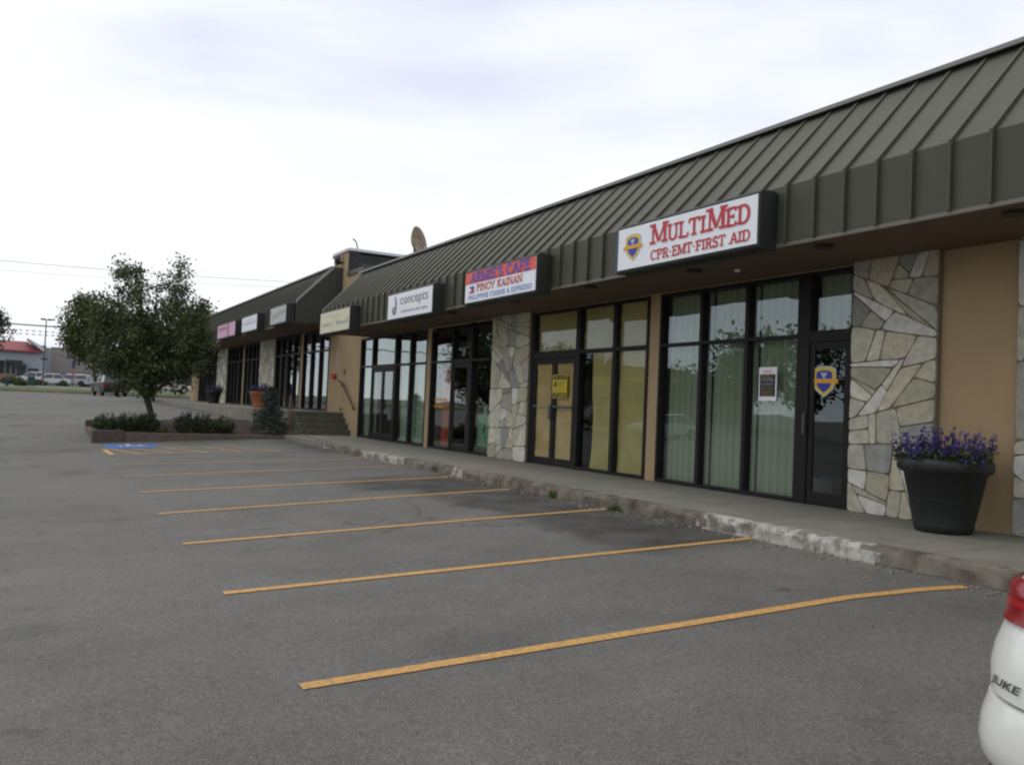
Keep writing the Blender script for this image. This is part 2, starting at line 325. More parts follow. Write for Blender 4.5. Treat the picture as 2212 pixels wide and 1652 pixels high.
G = {  # width, strokes ('k' thick, 'n' thin, 'c' contrast by direction), serifs
 'M': (1.0, [('n',[(.12,0),(.12,1)]),('k',[(.12,1),(.5,.1)]),('n',[(.5,.1),(.87,1)]),('k',[(.87,0),(.87,1)])], [(.12,0),(.87,0),(.1,1),(.9,1)]),
 'U': (.85, [('k',[(.2,1),(.2,.3)]),('c',arc(.45,.3,.25,.27,180,360)),('n',[(.7,.3),(.7,1)])], [(.2,1),(.7,1)]),
 'L': (.75, [('k',[(.2,0),(.2,1)]),('n',[(.2,.03),(.7,.03)]),('n',[(.7,.03),(.7,.26)])], [(.2,0),(.2,1)]),
 'T': (.82, [('k',[(.4,0),(.4,1)]),('n',[(.03,.97),(.77,.97)]),('n',[(.04,.97),(.04,.74)]),('n',[(.76,.97),(.76,.74)])], [(.4,0)]),
 'I': (.42, [('k',[(.2,0),(.2,1)])], [(.2,0),(.2,1)]),
 'E': (.78, [('k',[(.2,0),(.2,1)]),('n',[(.2,.03),(.7,.03)]),('n',[(.2,.97),(.68,.97)]),('n',[(.2,.52),(.55,.52)]),('n',[(.7,.03),(.7,.24)]),('n',[(.68,.97),(.68,.78)]),('n',[(.55,.4),(.55,.64)])], [(.2,0),(.2,1)]),
 'D': (.9, [('k',[(.2,0),(.2,1)]),('c',[(.2,.97)]+arc(.42,.5,.36,.47,90,-90,14)+[(.2,.03)])], [(.16,0),(.16,1)]),
 'C': (.85, [('c',arc(.46,.5,.36,.47,50,310,16)),('n',[(.72,.95),(.72,.7)])], []),
 'P': (.78, [('k',[(.2,0),(.2,1)]),('c',[(.2,.97)]+arc(.42,.74,.26,.23,90,-90,10)+[(.2,.51)])], [(.2,0),(.16,1)]),
 'R': (.86, [('k',[(.2,0),(.2,1)]),('c',[(.2,.97)]+arc(.42,.75,.24,.22,90,-90,10)+[(.2,.53)]),('k',[(.42,.53),(.74,0)])], [(.2,0),(.16,1),(.76,0)]),
 'F': (.74, [('k',[(.2,0),(.2,1)]),('n',[(.2,.97),(.66,.97)]),('n',[(.2,.5),(.52,.5)]),('n',[(.66,.97),(.66,.76)]),('n',[(.52,.4),(.52,.62)])], [(.2,0),(.16,1)]),
 'S': (.66, [('k',arc(.33,.74,.22,.23,50,270,10)+arc(.33,.27,.24,.24,90,-140,10)),('n',[(.5,.97),(.5,.74)]),('n',[(.12,.03),(.12,.28)])], []),
 'A': (.9, [('n',[(.12,0),(.45,1)]),('k',[(.45,1),(.8,0)]),('n',[(.24,.34),(.66,.34)])], [(.12,0),(.8,0)]),
 'Y': (.85, [('k',[(.1,1),(.42,.48)]),('n',[(.42,.48),(.74,1)]),('k',[(.42,0),(.42,.5)])], [(.42,0),(.1,1),(.74,1)]),
 'O': (.95, [('c',arc(.47,.5,.37,.48,0,360,22))], []),
 'K': (.9, [('k',[(.2,0),(.2,1)]),('n',[(.2,.4),(.7,1)]),('k',[(.38,.58),(.76,0)])], [(.2,0),(.2,1),(.72,1),(.78,0)]),
 'N': (.95, [('n',[(.15,0),(.15,1)]),('k',[(.15,1),(.78,0)]),('n',[(.78,0),(.78,1)])], [(.15,0),(.12,1),(.78,1)]),
 'H': (.95, [('k',[(.2,0),(.2,1)]),('k',[(.76,0),(.76,1)]),('n',[(.2,.5),(.76,.5)])], [(.2,0),(.2,1),(.76,0),(.76,1)]),
 '&': (.9, [('c',[(.8,.05),(.3,.75)]+arc(.42,.82,.14,.15,200,-40,8)+[(.2,.42)]+arc(.36,.25,.22,.22,150,330,8)+[(.75,.5)])], []),
 "'": (.3, [('k',[(.15,1),(.15,.74)])], []),
 '.': (.4, [('k',[(.13,.5),(.27,.5)])], []),
 ' ': (.45, [], []),
}
def serif_text(s, X, yl, z0, width, h, m, parent, small=None, thick=.16, thin=.06, name='lettering', adv=0.0):
    # small: height factor of the letters not in capitals position (list of factors per char)
    fac = small or [1]*len(s); ws = [(G[c][0]+adv)*k for c, k in zip(s, fac)]; sc = width/sum(ws); x = 0.0; mb = MB(); ep = 0
    for c, k, wd in zip(s, fac, ws):
        g = G[c]; sx = sc*k; sy = h*k; th = thick*min(sx, .62*sy); tn = thin*sx+0.25*thin*sy
        def P(p): return (x*sc/sc + p[0]*sx, p[1]*sy)
        for kind, pts in g[1]:
            q = [np.array(P(p)) for p in pts]
            hw = []
            dirs = [(q[i+1]-q[i])/max(1e-9, np.linalg.norm(q[i+1]-q[i])) for i in range(len(q)-1)]
            vs = []; ep += 1; dx = -0.0004*(ep % 7)
            for i, p in enumerate(q):
                d = dirs[min(i, len(dirs)-1)] if i == 0 else (dirs[i-1]+dirs[min(i, len(dirs)-1)]); d = d/max(1e-9, np.linalg.norm(d))
                t = th if kind == 'k' else tn if kind == 'n' else tn+(th-tn)*abs(d[1])**1.3
                nrm = np.array([-d[1], d[0]])*t/2
                for e_ in (p+nrm, p-nrm): vs.append((X+dx, yl-e_[0], z0+e_[1]))
            mb.add(vs, [(2*i, 2*i+1, 2*i+3, 2*i+2) for i in range(len(q)-1)])
        for p in g[2]:
            a = P(p); hh = tn*0.9; ww = th*1.1; ep += 1; dx = -0.0004*(ep % 7)-0.003
            zz = a[1] if p[1] < .5 else a[1]-hh
            mb.add([(X+dx, yl-a[0]+ww, z0+zz), (X+dx, yl-a[0]-ww, z0+zz), (X+dx, yl-a[0]-ww, z0+zz+hh), (X+dx, yl-a[0]+ww, z0+zz+hh)], [(0,1,2,3)])
        x += wd*sc
    return split_build(mb, name, m, parent, .22*h)
def scrawl(X, yl, z0, width, h, m, parent, n=9, name='lettering', seed=1):
    rr = random.Random(seed); mb = MB(); x = 0
    while x < width*0.97:
        cw = width/n*(0.5+rr.random()*0.8); t = h*0.16; hh = h*(0.55 if rr.random() < .65 else 1.0)
        for k, (a, b, c, d) in enumerate(((0, 0, t*1.4, hh), (0.02*cw, 0, cw*0.75, t), (cw*.5, 0, cw*.5+t*1.2, h*.5), (0, h*.42, cw*.7, h*.42+t))):
            if k and rr.random() < .35: continue
            if x+c > width: c = max(a+.002, width-x)
            dx = -0.0005*k
            mb.add([(X+dx, yl-x-a, z0+b), (X+dx, yl-x-c, z0+b), (X+dx, yl-x-c, z0+d), (X+dx, yl-x-a, z0+d)], [(0,1,2,3)])
        x += cw*1.15
    return split_build(mb, name, m, parent, h*.5)
def emblem(X, yc, zc, h, parent, name='emblem'):
    w_ = h*0.46
    def shield(k):
        a = w_*k; b = h*.5*k
        return [(-a,b*.72)]+[(a*math.sin(R(t)), b*.72+b*.28*math.cos(R(t))) for t in (-60,-30,0,30,60)]+[(a,b*.72),(a,-.05*b),(a*.72,-.55*b),(0,-b),(-a*.72,-.55*b),(-a,-.05*b)]
    def poly(pts, x, m, nm):
        mb = MB(); mb.prism_x([(yc-a, zc+b) for a, b in pts], x, x+0.003); return mb.build(nm, m, root)
    root = None
    mb = MB(); mb.prism_x([(yc-a, zc+b) for a, b in shield(.92)], X, X+0.003); root = mb.build(name, M_SILVER, parent)
    poly(shield(.84), X-.003, M_YELLOW, 'shield_border')
    poly([(a*.62, b*.66) for a, b in shield(1)], X-.006, M_EBLUE, 'shield_field')
    rb = [(-w_*1.18,-.06*h),(-w_*1.05,0),(-w_*1.18,.05*h),(-w_*.8,.08*h),(w_*.8,.08*h),(w_*1.18,.05*h),(w_*1.05,0),(w_*1.18,-.06*h),(w_*.8,-.045*h),(-w_*.8,-.045*h)]
    poly(rb, X-.009, mat('gold ribbon', (0.78, 0.38, 0.02), 0.4), 'ribbon')
    poly([(-.03*h,.12*h),(-.14*h,.27*h),(-.02*h,.24*h),(0,.30*h),(.02*h,.24*h),(.14*h,.27*h),(.03*h,.12*h),(.02*h,.09*h),(-.02*h,.09*h)], X-.009, M_SILVER, 'wing_mark')
    return root

# ------------------------------------------------------------------ ground
GY = [-260,24,27.5,34,40,60,72,82,86.2,92,94,130,900]
GA = [-1.948,-1.948,-1.92,-1.70,-1.50,-1.00,-.66,-.44,-.33,.07,.11,.69,.9]
GB = [-1.28,-1.28,-1.25,-.82,-.68,-.45,-.32,-.34,-.30,.10,.13,.69,.9]
def gz(x, y):
    a = float(np.interp(y, GY, GA)); b = float(np.interp(y, GY, GB)); t = min(1, max(0, (x+8)/14.85)); return a+(b-a)*t
xs = sorted(set([-900,-300,-120,-60,-30,-15]+list(np.arange(-8, 6.8, 1.65))+[6.85,9,12,20,40,80,160,400,900]))
ys = sorted(set([-260,-120,-60,-20,0,8,16,20]+list(np.arange(24,94,1.0))+[27.5,86.2,98,104,110,118,124,130,160,250,500,900]))
mb = MB(); mb.add([(x, y, gz(x, y)) for y in ys for x in xs], [(j*len(xs)+i, j*len(xs)+i+1, (j+1)*len(xs)+i+1, (j+1)*len(xs)+i) for j in range(len(ys)-1) for i in range(len(xs)-1)])
struct('parking_lot', mb, M_ASPH)
def strip(p, q, wd, off=0.006, seg=1.0, taper=None):
    a = np.array(p, float); b = np.array(q, float); n = max(2, int(np.linalg.norm(b-a)/seg)+1); d = (b-a)/np.linalg.norm(b-a); nr = np.array([-d[1], d[0]])*wd/2
    mb = MB(); vs = []
    for i in range(n+1):
        c = a+(b-a)*i/n
        for s in (-1, 1): x, y = c+s*nr*(1+random.uniform(-.06, .06)); vs.append((x, y, gz(x, y)+off))
    mb.add(vs, [(2*i, 2*i+1, 2*i+3, 2*i+2) for i in range(n)]); return mb
def poly_strip(pts, wd, off):
    out = MB()
    for a, b in zip(pts[:-1], pts[1:]): k = strip(a, b, wd, off, 2.0); out.add(k.v, k.f)
    return out
stripes = [((1.34,4.60),(5.6,4.60),(6.35,4.50),(6.73,4.40)), ((1.39,6.99),(6.85,6.94)), ((1.44,9.40),(6.96,9.60)), ((1.49,11.8),(7.0,12.25)), ((1.53,14.39),(6.6,14.35),(6.95,14.6)), ((1.58,17.06),(6.84,16.95)), ((1.67,19.74),(6.37,19.05),(6.9,19.6))]
for i, st in enumerate(stripes):
    struct('parking_line', poly_strip(st, 0.105 if i < 5 else 0.10, 0.006), M_STRIPE if i < 5 else M_STRIPEF)
for a, b in (((1.74,24.72),(1.79,22.78)),):
    struct('parking_line', poly_strip((a, b), 0.14, 0.006), M_STRIPE)
for a, b in (((1.9,24.75),(2.5,22.55)),((2.45,24.7),(3.25,22.5)),((3.24,24.6),(3.97,22.4)),((4.2,24.5),(4.72,22.35)),((4.9,24.3),(5.6,22.15)),((1.8,22.8),(5.6,22.1)),((1.75,24.8),(5.0,24.4))):
    struct('parking_line', poly_strip((a, b), 0.09, 0.008 if a[0] > 1.85 else 0.012), M_STRIPEF)
mb = MB(); V4 = [(1.8,25.0),(3.08,25.0),(3.15,26.5),(1.87,26.6)]
nb = 6; vs = []; 
for j in range(nb+1):
    for i in range(2):
        a = np.array(V4[0])*(1-j/nb)+np.array(V4[3])*(j/nb); b = np.array(V4[1])*(1-j/nb)+np.array(V4[2])*(j/nb); p = a if i == 0 else b; vs.append((p[0], p[1], gz(*p)+.007))
mb.add(vs, [(2*j, 2*j+1, 2*j+3, 2*j+2) for j in range(nb)]); struct('accessible_parking_mark', mb, M_BLUEP)
mb = MB()   # wheelchair figure: head, back, seat, wheel, foot
def gpoly(pts, off=.013): mb.add([(x, y, gz(x, y)+off) for x, y in pts], [tuple(range(len(pts)))])
cxm, cym = 2.45, 25.8
gpoly([(cxm+.09*math.cos(t*math.pi/4), cym+.52+.13*math.sin(t*math.pi/4)) for t in range(8)])
for k, (a, b) in enumerate((((-.02,.36),(-.04,-.02)),((-.04,-.02),(.2,-.04)),((.2,-.04),(.3,-.4)),((.3,-.4),(.42,-.38)))):
    s_ = strip((cxm+a[0], cym+a[1]), (cxm+b[0], cym+b[1]), .09, .013+.002*k); mb.add(s_.v, s_.f)
ring = arc(0, -.18, .27, .3, 150, 395, 12)
for k in range(12): s_ = strip((cxm+ring[k][0], cym+ring[k][1]), (cxm+ring[k+1][0], cym+ring[k+1][1]), .07, .021+.0005*k); mb.add(s_.v, s_.f)
struct('wheelchair_symbol', mb, M_WHITEP)
# grass verge, far pavement, street
def ground_sheet(name, x0, x1, y0, y1, off, m, kind='structure', step=6, ystep=1.5, jag=0):
    mb = MB(); X = np.arange(x0, x1+step, step); Y = np.linspace(y0, y1, max(2, int((y1-y0)/ystep)+1))
    vs = [(x, y+(random.uniform(-jag, jag) if (j in (0, len(Y)-1)) else 0), gz(x, y)+off) for j, y in enumerate(Y) for x in X]
    mb.add(vs, [(j*len(X)+i, j*len(X)+i+1, (j+1)*len(X)+i+1, (j+1)*len(X)+i) for j in range(len(Y)-1) for i in range(len(X)-1)])
    return tag(mb.build(name, m), kind=kind)
ground_sheet('grass_verge', -60, 60, 86.4, 92.0, 0.03, M_GRASS, ystep=.7)
ground_sheet('far_pavement', -60, 60, 92.0, 94.0, 0.04, mat('pale concrete', (0.34, 0.33, 0.30), .9, var=.1, scale=1))
struct('verge_kerb', MB().box(-60, 60, 86.15, 86.4, -.5, -.17), M_CONC2)
ground_sheet('far_grass', -60, 60, 108, 112, 0.03, M_GRASS)

# ------------------------------------------------------------------ walk, kerb, steps, planter
WZ = -1.115
mb = MB(); y = -6.0; k = 0
while y < 27.6:
    y2 = min(y+1.83, 27.69); xa = 7.05 if y2 < 22 else 7.05+.08*(y2-22)
    mb.add([(7.0 if y < 22 else xa, y+.006, WZ),(9.6, y+.006, WZ),(9.6, y2-.006, WZ),(7.0 if y2 < 22 else xa, y2-.006, WZ),
            (7.0, y+.006, WZ-.25),(9.6, y+.006, WZ-.25),(9.6, y2-.006, WZ-.25),(7.0, y2-.006, WZ-.25)],
           [(0,1,2,3),(0,4,5,1),(1,5,6,2),(2,6,7,3),(3,7,4,0)]); y = y2
mb.box(7.1, 9.55, -6, 27.6, WZ-.3, WZ-.015)
struct('sidewalk', mb, M_CONC)
def kerb_x(y): return 6.85 if y < 20 else 6.85+.075*(y-20)
N = 560; prof = [(0.0, -.30), (0.0, -.14), (0.005, -.05), (0.03, -.006), (0.10, 0.004), (0.22, 0.0)]
mb = MB(); vs = []
Yk = np.linspace(-6, 27.5, N+1)
rough = np.zeros((N+1, len(prof)))
kn = rng.normal(0, 1, (N+1, len(prof)))
for it in range(2): kn[1:-1] = (kn[:-2]+kn[1:-1]*1.5+kn[2:])/3.0
chip = np.clip(np.interp(Yk, np.arange(-6, 28, .45), np.random.default_rng(3).random(76)[:len(np.arange(-6, 28, .45))])-.55, 0, 1)*.10
for i, y in enumerate(Yk):
    for j, (dx, dz) in enumerate(prof):
        a = .012*kn[i, j]*(0 if j in (0, 5) else 1)
        c_ = chip[i]*(1 if j in (2, 3) else 0.25 if j == 1 else 0)
        vs.append((kerb_x(y)+dx+a+c_*.8, y, WZ+dz+a*.5-(c_*.6 if j in (2, 3) else 0)))
np_ = len(prof)
mb.add(vs, [(i*np_+j, (i+1)*np_+j, (i+1)*np_+j+1, i*np_+j+1) for i in range(N) for j in range(np_-1)])
me_cols = []
def white_at(y): 
    return .85 if (5.35 < y < 7.7) else .6 if (16.9 < y < 19.5) else (.45 if 14.05 < y < 14.45 else 0.0)
mb.c = []
for i in range(N):
    for j in range(np_-1):
        mb.c.append((white_at(Yk[i]+random.uniform(-.18, .18)), 0.0 if j < 1 else 1.0, 0))
mk = bpy.data.materials.new('worn kerb'); mk.use_nodes = True; nt = mk.node_tree; b = nt.nodes['Principled BSDF']; b.inputs['Roughness'].default_value = .95
l = nt.links.new; at = nt.nodes.new('ShaderNodeAttribute'); at.attribute_name = 'col'; sp = nt.nodes.new('ShaderNodeSeparateColor'); l(at.outputs['Color'], sp.inputs[0])
t = nt.nodes.new('ShaderNodeTexCoord'); n1_ = nt.nodes.new('ShaderNodeTexNoise'); n1_.inputs['Scale'].default_value = 4.5; n1_.inputs['Detail'].default_value = 8; n1_.inputs['Roughness'].default_value = .7; l(t.outputs['Object'], n1_.inputs['Vector'])
rm = nt.nodes.new('ShaderNodeMapRange'); l(n1_.outputs['Fac'], rm.inputs['Value']); rm.inputs['From Min'].default_value = .60; rm.inputs['From Max'].default_value = .44
mm_ = nt.nodes.new('ShaderNodeMath'); mm_.operation = 'MULTIPLY'; l(rm.outputs[0], mm_.inputs[0]); l(sp.outputs[0], mm_.inputs[1])
rp = nt.nodes.new('ShaderNodeValToRGB'); rp.color_ramp.elements[0].position = .3; rp.color_ramp.elements[0].color = (.07,.05,.032,1); rp.color_ramp.elements[1].position = .7; rp.color_ramp.elements[1].color = (.22,.20,.16,1)
n2_ = nt.nodes.new('ShaderNodeTexNoise'); n2_.inputs['Scale'].default_value = 4; n2_.inputs['Detail'].default_value = 8; l(t.outputs['Object'], n2_.inputs['Vector']); l(n2_.outputs['Fac'], rp.inputs[0])
mxx = nt.nodes.new('ShaderNodeMix'); mxx.data_type = 'RGBA'; l(mm_.outputs[0], mxx.inputs['Factor']); l(rp.outputs[0], mxx.inputs['A']); mxx.inputs['B'].default_value = (.56,.54,.49,1); l(mxx.outputs['Result'], b.inputs['Base Color'])
bp = nt.nodes.new('ShaderNodeBump'); bp.inputs['Strength'].default_value = .9; bp.inputs['Distance'].default_value = .02; l(n1_.outputs['Fac'], bp.inputs['Height']); l(bp.outputs[0], b.inputs['Normal'])
struct('kerb', mb, mk)
# grit and crumbs along the kerb foot
mb = MB()
for i in range(420):
    y = random.uniform(2.5, 20); x = kerb_x(y)-abs(random.gauss(0, .13))-.02; s = random.uniform(.004, .016)
    z = gz(x, y)+.002; mb.box(x-s, x+s, y-s*random.uniform(.6, 1.6), y+s, z-.004, z+s*.9)
tag(mb.build('gravel', mat('kerb grit', (.26,.22,.17), .95, var=.4, scale=3)), kind='stuff', label='loose grit along the foot of the kerb')

RZ = -.37
mb = MB()
for i in range(4): mb.box(7.7, 9.3, 27.69+.28*i, 28.9 if i == 3 else 27.69+.28*(i+1)+.02, WZ-.3, WZ+.186*(i+1)-(0.001 if i == 3 else 0))
st = mb.build('concrete_steps', mat('step concrete', (0.105, 0.095, 0.072), .95, var=.3, scale=6, bump=.4), bevel=.008); tag(st, 'flight of four brown concrete steps between the lower and upper walk', 'steps')
mb = MB(); mb.box(7.6, 9.6, 28.9, 31.0, -1.5, RZ); mb.box(6.85, 9.6, 31.0, 62.5, -1.5, RZ-.001)
struct('upper_sidewalk', mb, M_CONC)

# planter
pl = thing('raised_planter', 'long mulch planter edged with low brown concrete kerb below the tree', 'planter', (4.6,29.3,-1.4))
mb = MB(); mb.box(2.43, 7.6, 27.5, 27.72, -1.6, -1.165); mb.box(1.62, 1.84, 27.72, 31.6, -1.7, -1.16); mb.box(1.62, 4.3, 31.6, 31.8, -1.6, -.95); mb.box(4.3, 7.6, 31.6, 31.8, -1.6, -.80); mb.box(7.4, 7.6, 27.72, 29.2, -1.6, -1.05); mb.box(7.4, 7.6, 29.2, 31.6, -1.6, -.80)
mb.build('edging', mat('brown edging', (0.12, 0.092, 0.075), .95, var=.3, scale=7, bump=.6), pl, bevel=.02)
MB().box(1.6, 2.43, 27.44, 27.78, -1.65, -1.115).build('corner_block', mat('dark edging', (0.085, 0.066, 0.055), .95, var=.3, scale=7, bump=.6), pl, bevel=.02)
nx, ny = 60, 40; vs = []
for j in range(ny+1):
    for i in range(nx+1):
        x = 1.75+5.7*i/nx; y = 27.6+4.05*j/ny; vs.append((x, y, -1.22+.025*math.sin(x*2.1)*math.sin(y*1.7)+(y-27.6)/4*(.27+.13*min(1,max(0,(x-3.3)/1.2)))+random.uniform(-.012, .012)))
MB().add(vs, [(j*(nx+1)+i, j*(nx+1)+i+1, (j+1)*(nx+1)+i+1, (j+1)*(nx+1)+i) for j in range(ny) for i in range(nx)]).build('mulch', M_SOIL, pl)

# ------------------------------------------------------------------ flagstone veneer
def flagstones(name, y0, y1, z0, z1, X, parent, seed, size=.42):
    rr = random.Random(seed)
    polys = [[(y0, z0), (y1, z0), (y1, z1), (y0, z1)]]; done = []; first = 0
    def area(p): return abs(sum(p[i][0]*p[(i+1)%len(p)][1]-p[(i+1)%len(p)][0]*p[i][1] for i in range(len(p))))/2
    def cut(p, c, d):
        n = (-d[1], d[0]); A, B = [], []
        for i in range(len(p)):
            a, b = p[i], p[(i+1)%len(p)]; sa = (a[0]-c[0])*n[0]+(a[1]-c[1])*n[1]; sb = (b[0]-c[0])*n[0]+(b[1]-c[1])*n[1]
            (A if sa >= 0 else B).append(a)
            if sa*sb < 0:
                t_ = sa/(sa-sb); q = (a[0]+(b[0]-a[0])*t_, a[1]+(b[1]-a[1])*t_); A.append(q); B.append(q)
        return A, B
    while polys:
        p = polys.pop(); ar = area(p)
        if ar < size*size*rr.uniform(.22, 1.0): done.append(p); continue
        cen = (sum(a[0] for a in p)/len(p), sum(a[1] for a in p)/len(p))
        best = max(((p[i], p[(i+1)%len(p)]) for i in range(len(p))), key=lambda e: (e[0][0]-e[1][0])**2+(e[0][1]-e[1][1])**2)
        ang = math.atan2(best[1][1]-best[0][1], best[1][0]-best[0][0])+math.pi/2+rr.gauss(0, .22)
        if rr.random() < .36: ang += math.pi/2*rr.choice((.5, 1, 1, 1.4))
        c = (cen[0]+rr.gauss(0, .13)*math.sqrt(ar), cen[1]+rr.gauss(0, .13)*math.sqrt(ar))
        A, B = cut(p, c, (math.cos(ang), math.sin(ang)))
        if len(A) < 3 or len(B) < 3: done.append(p); continue
        if min(area(A), area(B)) < .02*size or len(A) > 7 or len(B) > 7:
            first += 1
            if first < 4000: polys.append(p); continue
        if (len(A) == 3 or len(B) == 3) and rr.random() < .85:
            first += 1
            if first < 4000: polys.append(p); continue
        polys += [A, B]
    MB().box(X, X+.10, y0, y1, z0, z1).build(name, M_MORTAR, parent)
    mb = MB()
    tones = [(.48,.455,.36),(.42,.40,.32),(.54,.51,.40),(.38,.37,.31),(.60,.57,.46),(.44,.41,.30),(.50,.45,.33),(.68,.66,.60),(.32,.32,.285),(.56,.53,.42)]
    for p in done:
        # inset by the joint, round the corners
        cen = (sum(a[0] for a in p)/len(p), sum(a[1] for a in p)/len(p)); n = len(p)
        if sum(p[i][0]*p[(i+1)%n][1]-p[(i+1)%n][0]*p[i][1] for i in range(n)) < 0: p = p[::-1]
        g = .0075; q = []
        for i in range(n):
            a, b = p[i], p[(i+1)%n]; L_ = math.hypot(b[0]-a[0], b[1]-a[1])
            if L_ < 1e-4: continue
            q.append((a, b, (-(b[1]-a[1])/L_*g, (b[0]-a[0])/L_*g)))
        if len(q) < 3: continue
        pts = []
        for i in range(len(q)):
            (a, b, n1), (c, d, n2) = q[i-1], q[i]
            x1, y1_ = a[0]+n1[0], a[1]+n1[1]; x2, y2_ = b[0]+n1[0], b[1]+n1[1]; x3, y3 = c[0]+n2[0], c[1]+n2[1]; x4, y4 = d[0]+n2[0], d[1]+n2[1]
            den = (x1-x2)*(y3-y4)-(y1_-y2_)*(x3-x4)
            if abs(den) < 1e-9: pts.append((x3, y3)); continue
            pts.append((((x1*y2_-y1_*x2)*(x3-x4)-(x1-x2)*(x3*y4-y3*x4))/den, ((x1*y2_-y1_*x2)*(y3-y4)-(y1_-y2_)*(x3*y4-y3*x4))/den))
        sm = []
        m_ = len(pts)
        for i in range(m_):
            a, b, c = pts[i-1], pts[i], pts[(i+1)%m_]
            k = .26
            sm += [(b[0]+(a[0]-b[0])*k, b[1]+(a[1]-b[1])*k), (b[0]*.93+(a[0]+c[0])*.035, b[1]*.93+(a[1]+c[1])*.035), (b[0]+(c[0]-b[0])*k, b[1]+(c[1]-b[1])*k)]
        sm = [(min(max(a, y0+.003), y1-.003)+rr.uniform(-.003, .003), min(max(b, z0+.003), z1-.003)+rr.uniform(-.003, .003)) for a, b in sm]
        t_ = rr.choice(tones); f_ = rr.uniform(.85, 1.12); d_ = rr.uniform(.012, .028)
        mb.prism_x(sm, X-d_, X+.01, (t_[0]*f_, t_[1]*f_, t_[2]*f_))
    return mb.build('stone_facing', M_STONE, parent, bevel=.004)

# ------------------------------------------------------------------ glazing bays
WX = 9.30
def verticals(mb, ys_, z0, z1, x0=WX-.02, x1=WX+.11):
    for a, b in ys_: mb.box(x0, x1, a, b, z0, z1)
def window(parent, y0, y1, z0, z1, tr, glass=None, jl=.06, jr=.06, sill=.05, head=.05):
    """one fixed light with a transom bar; tr = (za, zb) or None"""
    mb = MB(); x0, x1 = WX-.02, WX+.11
    mb.box(x0, x1, y0, y0+jr, z0, z1); mb.box(x0, x1, y1-jl, y1, z0, z1)
    mb.box(x0+.002, x1-.002, y0+jr, y1-jl, z0, z0+sill); mb.box(x0+.002, x1-.002, y0+jr, y1-jl, z1-head, z1)
    if tr: mb.box(x0+.004, x1-.004, y0+jr, y1-jl, tr[0], tr[1])
    w_ = mb.build('window', M_FRAME, parent)
    MB().box(WX+.06, WX+.066, y0+jr-.01, y1-jl+.01, z0+sill-.01, z1-head+.01).build('pane', glass or M_GLASS, w_)
    return w_
def door(parent, y0, y1, z0, z1, stile=.09, rail=.16, hinge='r', glass=None, handle=True, hy=None):
    mb = MB(); x0, x1 = WX-.005, WX+.04
    mb.box(x0, x1, y0, y0+stile, z0, z1); mb.box(x0, x1, y1-stile, y1, z0, z1); mb.box(x0+.002, x1-.002, y0+stile, y1-stile, z0, z0+rail); mb.box(x0+.002, x1-.002, y0+stile, y1-stile, z1-.1, z1)
    d = mb.build('door', M_FRAME, parent, bevel=.004)
    MB().box(WX+.012, WX+.018, y0+stile-.01, y1-stile+.01, z0+rail-.01, z1-.09).build('pane', glass or M_GLASSD, d)
    if handle:
        hy = hy if hy is not None else (y1-stile*.5 if hinge == 'r' else y0+stile*.5)
        h = MB(); h.tube([(WX-.01, hy, -.16), (WX-.07, hy, -.16), (WX-.07, hy, .12), (WX-.01, hy, .12)], .014, 8); h.build('handle', mat('brushed handle', (.14,.13,.14), .45, metal=.5), d)
    return d
def vblinds(parent, y0, y1, z0, z1, m=None, pitch=.075, x=WX+.22):
    mb = MB(); y = y0+pitch/2
    while y < y1-.02:
        a = R(32+random.uniform(-1.5, 1.5)); hw = pitch*.60; k_ = random.uniform(.95, 1.03)*(.88 if int(y/pitch) % 2 else 1.04); cc = (.53*k_, .57*k_, .49*k_)  # alternate slats darker and lighter: shading of the folds painted into the colour
        dy, dx = hw*math.cos(a), -hw*math.sin(a)
        mb.add([(x-dx, y-dy, z0), (x+dx, y+dy, z0), (x+dx, y+dy, z1), (x-dx, y-dy, z1)], [(0,1,2,3)], cc); y += pitch
    return mb.build('vertical_blinds', m or attr_mat('blind fabric', rough=.8, var=.04, scale=5, trans=.15), parent)

# ------------------------------------------------------------------ mansard
def mansard(parent, y0, y1, dz, seam=.42, y_ref=5.75, gable0=False, gable1=False, far=False):
    xa, xr = 7.75, 8.95; zb, zk, zr = 2.10+dz, 2.80+dz, 4.06+dz
    mb = MB(); mb.prism_y([(xa, zb), (xa, zk), (xr, zr), (xr+.35, zr), (xr+.35, zr-.4), (xr+.2, zr-.45), (xa+.25, zk-.3), (xa+.12, zb)], y0, y1)
    rf = mb.build('roof', M_ROOF, parent)
    sm = MB(); y = y_ref-seam*math.floor((y_ref-y0)/seam); sl = math.atan2(zr-zk, xr-xa); nx_, nz_ = -math.sin(sl), math.cos(sl); h = .045; wd = .035
    while y < y1-.02:
        a = [(xa, zb+.01), (xa-h, zb+.01), (xa-h, zk+.01), (xr+nx_*h, zr+nz_*h-.03), (xr, zr-.03), (xa, zk)]
        sm.prism_y(a, y-wd/2, y+wd/2); y += seam
    sm.build('standing_seam', M_ROOF, rf)
    tr = MB(); tr.box(xr-.08, xr+.36, y0-.01, y1+.01, zr+.025, zr+.06); tr.box(xr-.094, xr-.078, y0-.01, y1+.01, zr-.005, zr+.055)
    tr.build('ridge_cap', M_RIDGE, rf, bevel=.006)
    fz = MB(); fz.box(xa-.012, xa+.03, y0, y1, zb-.03, zb+.012); fz.build('drip_edge', mat('drip edge', (.17,.15,.12), .5, metal=.2), rf)
    so = MB(); so.box(xa+.012, WX, y0, y1, zb-.02, zb+.035); so.build('soffit', M_SOFFIT, parent)
    return rf
